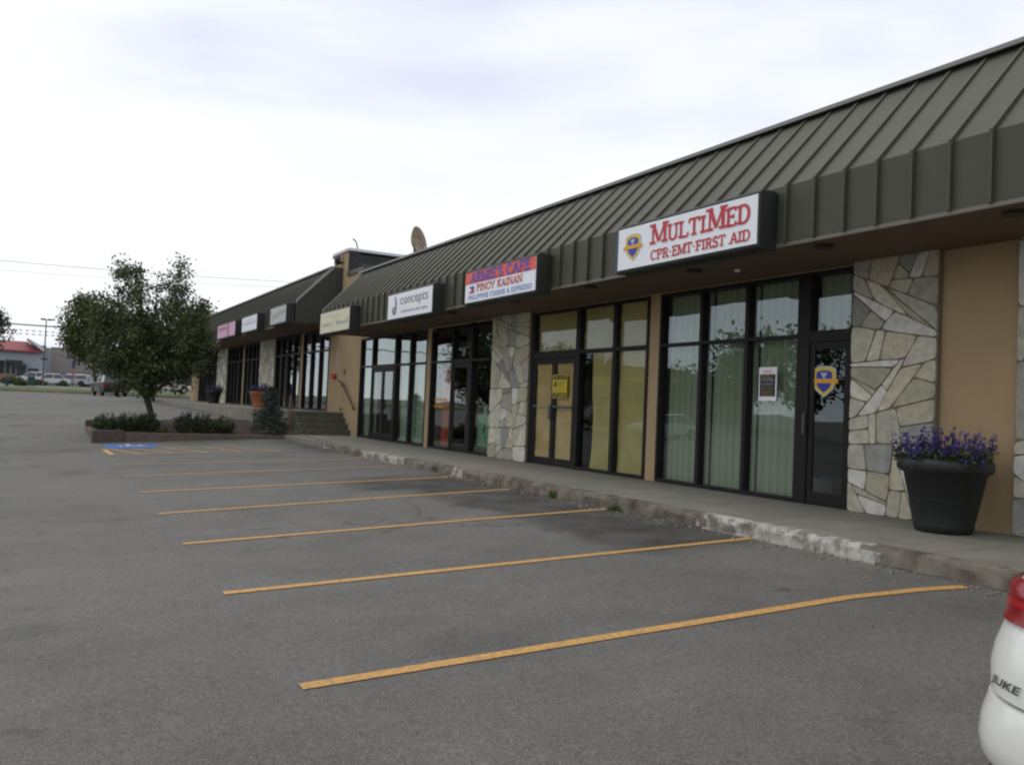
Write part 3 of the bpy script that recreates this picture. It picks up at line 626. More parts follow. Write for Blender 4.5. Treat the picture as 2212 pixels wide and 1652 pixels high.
def gable_end(parent, y, dz, side=-1):
    xa, xr = 7.75, 8.95; zb, zk, zr = 2.10+dz, 2.80+dz, 4.06+dz
    mb = MB(); mb.prism_y([(xa-.003, zb+.012), (xa-.003, zk), (xr, zr+.002), (WX-.001, zr+.002), (WX-.001, zb+.012)], y-.02, y-.001)
    x = xa+.1
    while x < WX-.02:
        zt = zk+(zr-zk)*(x-xa)/(xr-xa) if x < xr else zr; mb.box(x, x+.03, y-.04, y-.018, zb+.02, zt-.02); x += .2
    g = mb.build('gable_siding', mat('dark metal siding', (.04,.04,.032), .6), parent)
    sl = math.atan2(zr-zk, xr-xa); 
    tr = MB(); tr.prism_y([(xa-.03, zk-.02), (xa-.03, zk+.06), (xr-.02, zr+.075), (xr+.02, zr-.0)], y-.07, y+.03); tr.build('rake_trim', M_RIDGE, parent)
    return g

# ================================================================== lower shop building
B1 = thing('shop_building', 'tan stucco shop row with green metal mansard, nearest the camera', 'building', (9.3,12,WZ))
mansard(B1, -7, 26.35, 0)
W = MB()
for a, b in ((-8,-1.0),(5.1-.55,5.52-.5),(11.68,11.97),(21.30,21.60),(26.99,30.35)): pass
mb = MB()
mb.box(WX+.10, WX+.30, -8, 7.6, WZ-.3, 2.4)                       # wall to the right
mb.box(WX, WX+.10, 5.52, 6.46, WZ-.3, 2.12)
mb.box(WX-.0, WX+.2, 11.68, 11.97, WZ-.3, 2.12); mb.box(WX, WX+.2, 21.30, 21.60, WZ-.3, 2.12)
mb.box(WX+.003, WX+.2, 15.97, 17.68, WZ-.3, 2.12)
mb.box(WX+.004, WX+.12, 7.6, 26.99, 2.05, 2.13)
mb.box(WX, WX+.25, 26.99, 27.09, WZ-.3, 2.12)
mb.box(WX+.1, 26, -8, -7.8, WZ, 3.9); mb.box(25.8, 26, -7.8, 27, WZ, 3.9)
mb.build('wall', M_STUCCO, B1)
MB().box(9.0, 26, -8, 27.0, 3.6, 3.75).build('flat_roof', mat('roof gravel', (.2,.2,.19), .95), B1)
flagstones('stone_pillar', 6.46, 7.67, WZ, 2.14, WX-.07, B1, 16, .47)
flagstones('stone_pillar', 15.97, 17.68, WZ, 2.14, WX-.07, B1, 5, .52)
flagstones('stone_pillar', 4.3, 5.52, WZ, 2.14, WX-.07, B1, 8, .52)
MB().box(WX-.006, WX+.1, 3.0, 4.3, WZ-.2, 2.12).build('wall', M_STUCCO, B1)
# medical training shop bay: 7.67..11.68
ZS, ZT = WZ+.01, 2.05
for (a, b, jr, jl) in ((8.60,9.60,.04,.01),(9.60,10.61,.065,.01),(10.61,11.68,.065,.05)):
    w_ = window(B1, a, b, ZS, ZT, (1.16,1.21), jl=jl, jr=jr); vblinds(w_, a+.03, b-.03, ZS+.04, ZT-.04)
mb = MB(); mb.box(WX-.02, WX+.11, 7.67, 7.74, ZS, ZT); mb.box(WX-.02, WX+.11, 8.42, 8.60, ZS, ZT); mb.box(WX-.018, WX+.108, 7.74, 8.42, 1.09, 1.24); mb.box(WX-.018, WX+.108, 7.74, 8.42, ZT-.05, ZT)
w_ = mb.build('door_frame', M_FRAME, B1); MB().box(WX+.06, WX+.066, 7.73, 8.43, 1.23, ZT-.04).build('pane', M_GLASS, w_); vblinds(w_, 7.74, 8.42, 1.2, ZT-.04)
d = door(B1, 7.745, 8.415, ZS, 1.085, stile=.085, rail=.17, hy=8.44)
# vacant bay: 11.97..15.97
mb = MB(); mb.box(WX-.02, WX+.11, 15.85, 15.97, ZS, ZT); mb.box(WX-.02, WX+.11, 14.13, 14.26, ZS, ZT); mb.box(WX-.018, WX+.108, 14.26, 15.85, 1.07, 1.22); mb.box(WX-.018, WX+.108, 14.26, 15.85, ZT-.05, ZT)
w_ = mb.build('door_frame', M_FRAME, B1); MB().box(WX+.06, WX+.066, 14.25, 15.86, 1.21, ZT-.04).build('pane', M_GLASSP, w_)
for a, b, k in ((12.96,14.13,0),(11.97,12.96,1)):
    window(B1, a, b, ZS, ZT, (1.14,1.21), glass=M_GLASSP, jl=.01 if k == 0 else .04, jr=.07)
for a, b in ((14.265,15.05),(15.06,15.845)):
    d = door(B1, a, b, ZS, 1.06, stile=.075, rail=.15, glass=M_GLASSP, handle=False)
    if a < 15: MB().tube([(WX-.02, a+.06, .085), (WX-.05, a+.08, .085), (WX-.05, b-.08, .085), (WX-.02, b-.05, .085)], .022, 8).build('push_bar', mat('brushed handle', (.14,.13,.14), .45, metal=.5), d)
    else:
        MB().tube([(WX-.02, a+.06, .085), (WX-.04, a+.08, .085), (WX-.04, b-.08, .085), (WX-.02, b-.05, .085)], .012, 8).build('push_bar', M_METAL, d)
        MB().box(WX-.06, WX-.01, 15.08, 15.16, -.18, .11).build('handle', mat('worn pull plate', (.16,.14,.14), .5, metal=.4), d)
def paper(y0, y1, z0, z1, m, seed, wl=.0, wr=.0, x=WX+.075):
    rr = random.Random(seed); ny_, nz = 16, 26; vs = []
    pl_, pr_ = rr.uniform(0, 6), rr.uniform(0, 6)
    for j in range(nz+1):
        t_ = j/nz; z = z0+(z1-z0)*t_
        a = y0+wr*(.5+.5*math.sin(t_*7+pr_))*(1-t_); b = y1-wl*(.5+.5*math.sin(t_*6+pl_))*(1-t_*.6)
        for i in range(ny_+1):
            s_ = i/ny_; vs.append((x+.008*math.sin(s_*6+t_*3+pl_)+.005*math.sin(t_*19+s_*5)+.012, a+(b-a)*s_, z))
    mb = MB().add(vs, [(j*(ny_+1)+i, j*(ny_+1)+i+1, (j+1)*(ny_+1)+i+1, (j+1)*(ny_+1)+i) for j in range(nz) for i in range(ny_)])
    return mb.build('covering_paper', m, smooth=True)
for args, lb in (((12.04,12.93,ZS+.04,1.14,M_PAPER2,1,.03,.06),'olive paper sheet taped inside the tall pane beside the tan post'),
                 ((13.04,13.80,ZS+.04,1.14,M_PAPER2,2,.10,.02),'olive paper sheet curling away from the double door in the tall pane'),
                 ((14.3,15.0,ZS+.13,1.0,M_PAPER,3,.0,.0,WX+.03),'tan paper sheet inside the door leaf that has the yellow notice'),
                 ((15.1,15.8,ZS+.13,1.0,M_PAPER,4,.0,.0,WX+.03),'tan paper sheet inside the door leaf beside the stone pillar'),
                 ((12.0,12.93,1.22,2.0,M_PAPER2,5,.0,.0),'olive paper inside the upper pane beside the tan post'),
                 ((13.04,14.1,1.22,2.0,M_PAPER2,6,.0,.0),'olive paper inside the middle upper pane of the vacant shop'),
                 ((14.3,15.85,1.22,2.0,M_PAPER2,7,.0,.0),'olive paper inside the wide upper pane over the double door')):
    tag(paper(*args), lb, 'paper', 'papers covering the vacant shop windows')
# salon bay 17.68..21.30
window(B1, 17.68, 18.83, ZS, 1.98, (1.12,1.17), glass=M_GLASS, jr=.03, jl=.01)
window(B1, 19.90, 21.30, ZS, 1.98, (1.12,1.17), glass=M_GLASS, jr=.09, jl=.08)
mb = MB(); mb.box(WX-.02, WX+.11, 18.83, 18.99, ZS, ZT); mb.box(WX-.018, WX+.108, 18.99, 19.90, 1.08, 1.18); mb.box(WX-.018, WX+.108, 18.99, 19.90, 1.93, 1.98)
w_ = mb.build('door_frame', M_FRAME, B1); MB().box(WX+.06, WX+.066, 18.98, 19.91, 1.17, 1.94).build('pane', M_GLASS, w_)
door(B1, 18.995, 19.895, ZS, 1.075, hy=18.9)
# lower left shop bay 21.60..26.99
for a, b, k in ((21.60,22.72,.03),(22.72,23.84,.07)):
    w_ = window(B1, a, b, ZS, ZT, (1.12,1.17), jr=k, jl=.01); MB().box(WX+.2, WX+.205, a+.02, b-.02, ZS+.06, 1.10).build('shade', M_SHADE, w_)
w_ = window(B1, 25.80, 26.99, ZS, ZT, (1.12,1.17), jr=.08, jl=.07); MB().box(WX+.2, WX+.205, 25.84, 26.95, ZS+.06, 1.10).build('shade', M_SHADE, w_)
mb = MB(); mb.box(WX-.02, WX+.11, 23.84, 23.96, ZS, ZT); mb.box(WX-.018, WX+.108, 23.96, 25.80, 1.06, 1.18); mb.box(WX-.018, WX+.108, 23.96, 25.80, ZT-.05, ZT)
w_ = mb.build('door_frame', M_FRAME, B1); MB().box(WX+.06, WX+.066, 23.95, 25.81, 1.17, ZT-.04).build('pane', M_GLASS, w_)
door(B1, 23.965, 24.875, ZS, 1.055, rail=.2, hinge='r'); door(B1, 24.885, 25.795, ZS, 1.055, rail=.2, hinge='l')
# interiors
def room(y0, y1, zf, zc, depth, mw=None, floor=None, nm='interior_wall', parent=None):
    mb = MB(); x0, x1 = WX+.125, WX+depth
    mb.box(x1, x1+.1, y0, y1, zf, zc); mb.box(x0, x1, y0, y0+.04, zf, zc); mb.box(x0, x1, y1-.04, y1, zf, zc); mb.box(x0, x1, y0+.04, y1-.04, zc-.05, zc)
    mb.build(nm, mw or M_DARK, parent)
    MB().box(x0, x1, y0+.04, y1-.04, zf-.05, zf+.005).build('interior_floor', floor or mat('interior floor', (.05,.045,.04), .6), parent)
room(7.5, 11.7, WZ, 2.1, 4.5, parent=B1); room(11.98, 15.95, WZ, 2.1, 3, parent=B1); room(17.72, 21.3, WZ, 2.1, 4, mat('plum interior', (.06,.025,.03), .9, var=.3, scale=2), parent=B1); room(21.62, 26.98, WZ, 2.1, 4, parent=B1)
tag(MB().box(WX+.30, WX+.34, 20.5, 21.15, ZS+.05, 1.02).build('salon_screen', mat('dark red fabric', (.55,.085,.035), .8, var=.2, scale=2)), 'dark red screen standing inside the salon window', 'screen')
tag(MB().box(WX+.36, WX+.40, 19.35, 19.85, ZS+.35, .95).build('red_wall_panel', mat('deep red panel', (.50,.03,.04), .8, var=.2, scale=2)), 'deep red panel seen through the salon door', 'panel')
o = thing('window_decal', 'orange lettering decal on the dark red salon window', 'decal', (WX+.05,20.9,.1))
scrawl(WX+.05, 21.1, .13, .75, .10, mat('orange decal', (.75,.30,.01), .5), o, 8, seed=4); scrawl(WX+.05, 21.1, -.04, .6, .13, MATS['orange decal'], o, 5, seed=9)
o = thing('window_board', 'pale green half height board with a leaf mark inside the salon window', 'board', (WX+.2,18.5,-.9))
MB().box(WX+.2, WX+.22, 17.75, 18.82, -.92, -.16).build('panel', mat('mint board', (.36,.55,.45), .6, var=.05), o)
MB().prism_x([(18.46,-.62),(18.40,-.52),(18.36,-.40),(18.42,-.44),(18.50,-.54)], WX+.194, WX+.198).build('leaf_mark', mat('dark leaf', (.02,.06,.035), .6), o)
mb = MB(); mb.tube([(WX+.19, 18.2+.2*math.sin(t_), -.5+.42*math.cos(t_)) for t_ in np.linspace(.2, 2.6, 12)], .005, 5); mb.build('curl_mark', MATS['dark leaf'], o)
tag(MB().lathe([(.05,0),(.05,.16),(.03,.2),(.03,.26)], (WX+.28,18.55,-.16), 12).build('vase', mat('pale ceramic', (.5,.5,.42), .4)), 'small pale vase standing on the pale green board', 'vase')
mb = MB(); mb.tube([(WX+.14, 18.42+.17*math.sin(t_), .62+.21*math.cos(t_)) for t_ in np.linspace(0, 2*math.pi, 25)], .006, 5)
tag(mb.build('neon_ring', mat('unlit neon', (.10,.12,.12), .4)), 'unlit ring shaped neon sign in the salon window', 'neon sign')
tag(MB().box(WX+.045, WX+.052, 19.0+.12, 19.0+.32, .05, .22).build('hours_notice', mat('white decal', (.5,.5,.5), .6)), 'small white notice stuck on the salon door glass', 'notice')
for a, b in ((19.32,19.36),(19.4,19.44),(19.30,19.46)): pass
o = thing('window_number', 'pale unit number on the pane above the salon door', 'number', (WX+.05,19.4,1.3)); lettering('8', WX+.052, 19.5, 1.26, .13, .2, mat('white decal', (.5,.5,.5), .6), o)
bk = thing('bucket', 'white bucket with blue lid just inside the glass door', 'bucket', (9.95,8.72,WZ))
MB().lathe([(.13,0),(.16,.3),(.155,.3),(.15,.31)], (9.95,8.72,WZ+.006), 24).build('tub', mat('white tub', (.62,.66,.66), .5), bk); MB().lathe([(.165,0),(.168,.035),(.15,.05)], (9.95,8.72,WZ+.318), 24).build('lid', mat('blue lid', (.03,.10,.32), .5), bk)
# poster in window
po = thing('window_poster', 'white edged black poster with gold lines in the blinds window', 'poster', (WX+.05,9.23,.5))
MB().box(WX+.048, WX+.052, 9.06, 9.41, .28, .77).build('sheet', M_WHITE, po)
MB().box(WX+.044, WX+.047, 9.085, 9.385, .345, .665).build('black_field', M_BLACK, po)
for i, (mm2, wl) in enumerate(((M_YELLOW,.24),(M_WHITE,.2),(M_WHITE,.26),(M_GREYL,.22),(M_WHITE,.25),(M_GREYL,.2),(M_YELLOW,.24),(M_GREYL,.23),(M_YELLOW,.2),(M_YELLOW,.26))):
    scrawl(WX+.042, 9.235+wl/2, .632-.029*i, wl, .016, mm2, po, 12, seed=i)
scrawl(WX+.042, 9.32, .69, .18, .04, mat('pink red', (.75,.22,.25), .5), po, 6, seed=33)
e_ = emblem(WX+.006, 8.17, .55, .46, None, 'door_emblem'); tag(e_, 'gold and blue shield emblem with ribbon on the glass door', 'emblem')
tag(MB().box(WX+.02, WX+.03, 8.16, 8.33, .0, .10).build('door_notice', mat('grey notice', (.12,.12,.12), .5)), 'small grey notice on the glass door below the shield', 'notice')
# for lease sign
ls = thing('lease_sign', 'yellow FOR LEASE notice on the papered double door', 'sign', (WX,14.8,.5))
MB().box(WX-.022, WX-.012, 14.52, 15.07, .26, .73).build('sheet', mat('lease yellow', (.62,.47,.02), .5), ls)
MB().box(WX-.026, WX-.023, 14.54, 15.05, .63, .715).build('black_band', M_BLACK, ls); MB().box(WX-.026, WX-.023, 14.54, 15.05, .275, .365).build('black_band', M_BLACK, ls)
lettering('FOR LEASE', WX-.029, 15.03, .645, .47, .055, MATS['lease yellow'], ls); lettering('279-8888', WX-.029, 15.02, .29, .45, .06, MATS['lease yellow'], ls)
MB().prism_x([(15.0,.52),(14.97,.60),(14.94,.60),(14.91,.53),(14.92,.49),(14.99,.49)], WX-.026, WX-.024).build('logo_mark', M_BLACK, ls)
lettering('Real Estate', WX-.027, 14.9, .555, .3, .035, M_BLACK, ls); lettering('Brokers', WX-.027, 14.85, .505, .2, .035, M_BLACK, ls)
scrawl(WX-.027, 15.0, .44, .45, .018, M_BLACK, ls, 18, seed=3); scrawl(WX-.027, 15.0, .40, .45, .018, M_BLACK, ls, 18, seed=5)
# soffit fixtures
mb0 = MB().lathe([(.11,0),(.11,.03),(.07,.035)], (0,0,0), 20)
for i, (x, y) in enumerate(((8.06,7.14),(8.09,4.9),(8.13,9.5),(7.99,11.9),(8.05,14.6),(8.05,17.4),(8.05,20.2))):
    MB().add([(a+x, b+y, c+2.045) for a, b, c in mb0.v], mb0.f).build('soffit_vent', mat('vent', (.035,.028,.02), .7), B1)
MB().lathe([(.03,0),(.045,.03)], (8.55,9.09,2.05), 14).build('soffit_sensor', M_WHITE, B1)

# ------------------------------------------------------------------ sign cabinets
def cabinet(label, y0, y1, z0, z1, mface, blue=False):
    s = thing('wall_sign', label, 'sign', (7.6,(y0+y1)/2,z0))
    prof = [(7.47, z0-.05), (7.455, z0-.03), (7.455, z1+.03), (7.50, z1+.065), (7.72, z1+.065), (7.745, z1+.03), (7.745, z0-.05)]
    MB().prism_y(prof, y0-.03, y1+.03).build('cabinet', M_CAB, s, bevel=.012)
    MB().box(7.443, 7.453, y0, y1, z0, z1).build('face', mface, s)
    if blue: MB().box(7.440, 7.4425+.03, y1+.004, y1+.035, z0-.01, z1+.02).build('edge_strip', mat('blue edge strip', (.03,.10,.20), .4), s)
    return s
FX = 7.438
s = cabinet('long white sign box with red MULTIMED lettering and shield, above the blinds window', 7.61, 10.40, 2.09, 2.685, M_WHITE, True)
serif_text('MULTI', FX, 9.63, 2.365, 1.13, .28, M_RED, s, small=[1,.80,.80,.80,.80], thick=.34, thin=.10)
serif_text('MED', FX, 8.475, 2.365, .76, .29, M_RED, s, small=[1,.80,.80], thick=.34, thin=.10)
serif_text('CPR.EMT.FIRST AID', FX, 9.63, 2.145, 1.92, .135, M_RED, s, thick=.34, thin=.11)
emblem(FX, 10.04, 2.39, .43, s)
s = cabinet('cafe sign box, orange band over white, with blue and red lettering', 12.79, 15.53, 2.05, 2.635, M_WHITE)
MB().box(7.438, 7.4425, 12.79, 15.53, 2.41, 2.635).build('orange_band', M_ORANGE, s)
serif_text("ARMIE'S CAFE", 7.433, 15.3, 2.43, 2.33, .185, M_BLUE, s, thick=.36, thin=.13)
serif_text('PINOY KAINAN', FX, 15.03, 2.24, 1.80, .135, M_RED, s, thick=.34, thin=.11)
serif_text('PHILIPPINE CUISINE & ESPRESSO', FX, 15.38, 2.095, 2.5, .085, M_LBLUE, s, thick=.26, thin=.10)
fl = MB().add([(7.438,15.35,2.36),(7.438,15.13,2.36),(7.438,15.13,2.29),(7.438,15.35,2.29)], [(0,1,2,3)]); fl.build('flag_mark', M_BLUE, s)
MB().add([(7.438,15.35,2.29),(7.438,15.13,2.29),(7.438,15.13,2.22),(7.438,15.35,2.22)], [(0,1,2,3)]).build('flag_mark', M_RED, s)
MB().add([(7.436,15.35,2.36),(7.436,15.35,2.22),(7.436,15.25,2.29)], [(0,1,2)]).build('flag_mark', M_WHITE, s)
s = cabinet('white salon sign box reading concepts in plum grey letters', 17.17, 19.80, 2.015, 2.59, M_WHITE)
lettering('concepts', FX, 19.0, 2.245, 1.62, .25, M_PURPLE, s); lettering('a full service hair salon', FX, 18.95, 2.12, 1.55, .075, M_PURPLE, s)
mb = MB(); mb.tube([(FX-.003, 19.35-.10*math.sin(t_*3.0)*(1-.2*t_), 2.12+.40*t_) for t_ in np.linspace(0, 1, 16)], .018, 6)
mb.tube([(FX-.003, 19.37+.09*math.sin(t_), 2.20+.08*math.cos(t_)) for t_ in np.linspace(0, 6.28, 16)], .013, 6); mb.build('swirl_logo', M_PURPLE, s)
s = cabinet('cream sign box with faded grey lettering at the left end of the near shop row', 22.72, 25.40, 1.98, 2.57, M_CREAM)
scrawl(FX, 24.75, 2.42, 1.2, .07, mat('faded rose', (.50,.40,.30), .5), s, 8, seed=2); scrawl(FX, 25.2, 2.17, 1.1, .13, M_GREYL, s, 7, seed=6); scrawl(FX, 23.85, 2.17, 1.05, .13, M_GREYL, s, 7, seed=8)

# ================================================================== tower
TW = thing('roof_tower', 'tan stucco tower block between the two shop rows with dark penthouse', 'tower', (9.3,28.7,WZ))
mb = MB(); mb.box(WX, 9.62, 28.73, 30.4, WZ-.3, 5.18); mb.box(WX+.002, 14, 27.10, 28.73, WZ-.3, 4.30)
mb.build('wall', M_STUCCO, TW)
mb = MB(); mb.box(9.62, 20, 28.73, 30.4, 3.9, 5.10); mb.box(WX-.01, 9.7, 28.70, 28.73, 4.3, 5.18)
mb.build('penthouse', mat('charcoal siding', (.022,.022,.024), .7), TW)
mb = MB(); mb.box(9.6, 20, 28.68, 28.72, 4.72, 4.76); mb.build('rail_trim', mat('dim trim', (.08,.08,.085), .6), TW)
mb = MB(); mb.box(WX-.05, 20.1, 28.66, 30.46, 5.18, 5.27); mb.box(WX-.05, 9.7, 30.40, 30.46, 5.1, 5.18); mb.build('roof_cap', mat('white roof cap', (.62,.62,.66), .5), TW)
MB().box(WX-.05, 14, 27.05, 28.72, 4.30, 4.44).build('parapet_cap', mat('dark cap', (.06,.062,.058), .5), TW)
MB().tube([(9.83,29.5,5.2),(9.84,29.5,5.48),(9.78,29.5,5.66),(9.66,29.5,5.76)], .03, 8).build('vent_pipe', M_METAL, TW)
fl = thing('floodlight', 'dark round floodlight on a bracket high on the tan tower', 'floodlight', (9.2,29.15,4.7))
MB().lathe([(.06,-.0),(.17,.06),(.19,.14),(.16,.15)], (9.02,29.4,4.93), 18, axis='x').build('lamp_head', M_BLACK, fl)
MB().tube([(9.28,29.4,4.85),(9.12,29.4,4.80),(9.08,29.38,4.62),(9.05,29.36,4.48)], .045, 8).build('bracket', mat('rusty bracket', (.07,.045,.035), .8), fl)
dish = thing('satellite_dish', 'weathered tan satellite dish on the roof behind the tower', 'satellite dish', (13.1,32.1,5.2))
mb = MB(); n = 30; vs = []; 
for j in range(7):
    r = .62*j/6
    for k in range(n):
        t_ = 2*math.pi*k/n; vs.append((r*math.cos(t_), r*math.sin(t_), .30*(j/6)**2))
mb.add(vs, [(j*n+k, j*n+(k+1)%n, (j+1)*n+(k+1)%n, (j+1)*n+k) for j in range(6) for k in range(n)])
M4 = Matrix.Translation((13.0,32.15,6.42)) @ Vector((.64,-.76,.2)).to_track_quat('Z', 'Y').to_matrix().to_4x4()
mb.v = [tuple(M4 @ Vector(p)) for p in mb.v]
dd = mb.build('reflector', mat('weathered dish', (.27,.22,.15), .85, var=.5, scale=9), dish, smooth=True); so_ = dd.modifiers.new('s', 'SOLIDIFY'); so_.thickness = .03
MB().tube([(13.1,32.0,5.0),(13.05,32.1,6.3)], .06, 8).build('mast', M_METAL, dish)
MB().lathe([(.07,-.06),(.09,.0),(.07,.1)], (13.35,31.75,6.2), 12).build('feed_horn', M_METAL, dish)
# tower wall fittings
o = thing('fire_bell', 'small red fire alarm bell on the tan wall above the steps', 'alarm bell', (9.22,29.5,.87))
MB().lathe([(.10,0),(.095,-.05),(.05,-.085)], (9.27,29.5,.87), 20, axis='x').build('gong', mat('alarm red', (.40,.02,.02), .4), o); MB().box(9.22, 9.3, 29.75, 29.92, .8, .96).build('pull_box', MATS['alarm red'], o)
o = thing('vertical_sign', 'narrow pinkish white lettered strip on the tan wall above the bell', 'sign', (9.28,29.4,1.2)); MB().box(9.285, 9.297, 29.33, 29.47, 1.18, 1.78).build('strip', mat('pinkish sign', (.55,.42,.40), .6), o)
for i in range(6): scrawl(9.283, 29.45, 1.21+.095*i, .1, .06, mat('rose letters', (.42,.20,.19), .5), o, 2, seed=40+i)
tag(MB().box(9.24, 9.3, 28.50, 28.58, .93, 1.10).build('wall_lamp', mat('tan fixture', (.26,.18,.11), .6), bevel=.01), 'small tan fixture on the wall above the handrail', 'fixture')
hr = thing('handrail', 'brown handrail sloping down the tan wall beside the steps', 'handrail', (9.22,28,.2))
MB().tube([(9.2,28.9,.72),(9.2,28.5,.62),(9.2,27.2,-.19)], .032, 10).build('rail', mat('brown rail', (.10,.062,.04), .6), hr)
for y_, z_ in ((28.62,.6),(27.32,-.16)): MB().tube([(9.3,y_,z_-.07),(9.22,y_,z_-.07),(9.2,y_,z_)], .022, 8).build('bracket', MATS['brown rail'], hr)
tag(MB().lathe([(.05,0),(.05,.06)], (9.24,28.75,-.25), 12, axis='x').build('hose_tap', mat('brown tap', (.16,.10,.06), .6)), 'brown hose tap low on the tan wall at the top of the steps', 'tap')

# ================================================================== upper shop building
B2 = thing('shop_building', 'further shop row raised above the steps with dark green metal mansard', 'building', (9.3,45,RZ))
mansard(B2, 29.32, 60.6, .55, y_ref=30.0)
bpy.data.objects.remove([c for c in B2.children if c.name.startswith('soffit')][0])
MB().box(7.762, WX, 29.32, 60.6, 2.62, 2.68).build('soffit', M_SOFFIT, B2)
gable_end(B2, 29.32, .52)
mb = MB(); Z2 = 2.62
mb.box(WX, WX+.2, 33.82, 34.22, RZ-.2, Z2); mb.box(WX, WX+.2, 44.5, 44.9, RZ-.2, Z2); mb.box(WX-.02, WX+.2, 57.7, 60.4, RZ-.2, Z2); mb.box(WX-.02, 24, 60.4, 60.6, RZ-.2, 4.5)
mb.box(WX+.12, WX+.24, 30.42, 57.7, RZ-.2, RZ+.02); mb.box(23.8, 24, 30.4, 60.4, RZ, 4.5)
mb.build('wall', M_STUCCO, B2)
MB().box(9.0, 24, 32.1, 60.6, 4.1, 4.25).build('flat_roof', MATS['roof gravel'], B2)
flagstones('stone_pillar', 38.1, 40.9, RZ, Z2, WX-.07, B2, 21, .5); flagstones('stone_pillar', 48.6, 51.4, RZ, Z2, WX-.07, B2, 22, .5)
def bay2(y0, y1, n):
    for i in range(n):
        a = y0+(y1-y0)*i/n; b = y0+(y1-y0)*(i+1)/n
        w_ = window(B2, a, b, RZ+.02, Z2-.05, (1.82,1.87) , glass=M_GLASSD, jr=.07, jl=.03)
        if (i+int(y0)) % 3 == 1: MB().box(WX+.2, WX+.205, a+.06, b-.06, RZ+.1, 1.8).build('shade', M_SHADE, w_)
bay2(30.42, 33.82, 3); bay2(34.22, 38.1, 4); bay2(40.9, 44.5, 4); bay2(44.9, 48.6, 4); bay2(51.4, 57.7, 6)
room(30.45, 57.6, RZ, Z2, 4, parent=B2)
def cab2(label, y0, y1, mface):
    s = thing('wall_sign', label, 'sign', (7.6,(y0+y1)/2,2.6)); z0, z1 = 2.65, 3.22
    MB().box(7.455, 7.745, y0-.05, y1+.05, z0-.06, z1+.07).build('cabinet', M_CAB, s, bevel=.02); MB().box(7.443, 7.453, y0, y1, z0, z1).build('face', mface, s); return s
s = cab2('weathered grey white sign box nearest the gable on the further shop row', 29.55, 31.70, mat('weathered face', (.50,.53,.50), .5, var=.15, scale=5))
scrawl(FX, 31.5, 2.85, 1.0, .22, M_GREYL, s, 4, seed=12); scrawl(FX, 30.5, 2.95, .8, .22, M_GREYL, s, 3, seed=13)
s = cab2('bright white sign box with blue grey writing, middle of the further row', 33.9, 36.55, mat('bright face', (.78,.80,.84), .4))
scrawl(FX, 36.3, 2.9, 2.2, .13, mat('slate blue', (.25,.28,.42), .5), s, 9, seed=15); scrawl(FX, 36.0, 3.05, 1.4, .08, M_GREYL, s, 7, seed=16)
s = cab2('pink sign box divided by a dark red post, furthest visible on the upper row', 37.95, 41.85, mat('pink face', (.62,.36,.50), .5, var=.1, scale=4))
MB().box(7.437, 7.4425, 39.28, 39.50, 2.65, 3.22).build('divider', mat('wine strip', (.24,.04,.09), .5), s); MB().box(7.438, 7.4425, 39.6, 41.6, 2.95, 3.12).build('dark_pink_band', mat('rose band', (.42,.14,.24), .5), s)

# ------------------------------------------------------------------ leaves and plants
def leaf_quads(mb, centers, size, cols, up=0.0, aspect=.55):
    for c in centers:
        d = Vector((random.gauss(0,1), random.gauss(0,1), random.gauss(0,1)+up)).normalized()
        a = d.cross(Vector((random.gauss(0,1), random.gauss(0,1), random.gauss(0,1)))).normalized()
        s = size*random.uniform(.6, 1.25); c = Vector(c); w_ = a*s*aspect*.5; l_ = d*s
        col = random.choice(cols); k = random.uniform(.75, 1.2); col = (col[0]*k, col[1]*k, col[2]*k)
        mb.add([c, c+l_*.45+w_, c+l_, c+l_*.45-w_], [(0,1,2,3)], col)
GREENS = [(.044,.072,.016),(.062,.096,.020),(.030,.050,.013),(.100,.130,.028),(.028,.042,.014)]
def curve(a, b, bend, n=6):
    a, b = Vector(a), Vector(b); pts = []
    for i in range(n+1):
        t_ = i/n; p = a.lerp(b, t_); p += Vector(bend)*math.sin(math.pi*t_); pts.append(p)
    return pts
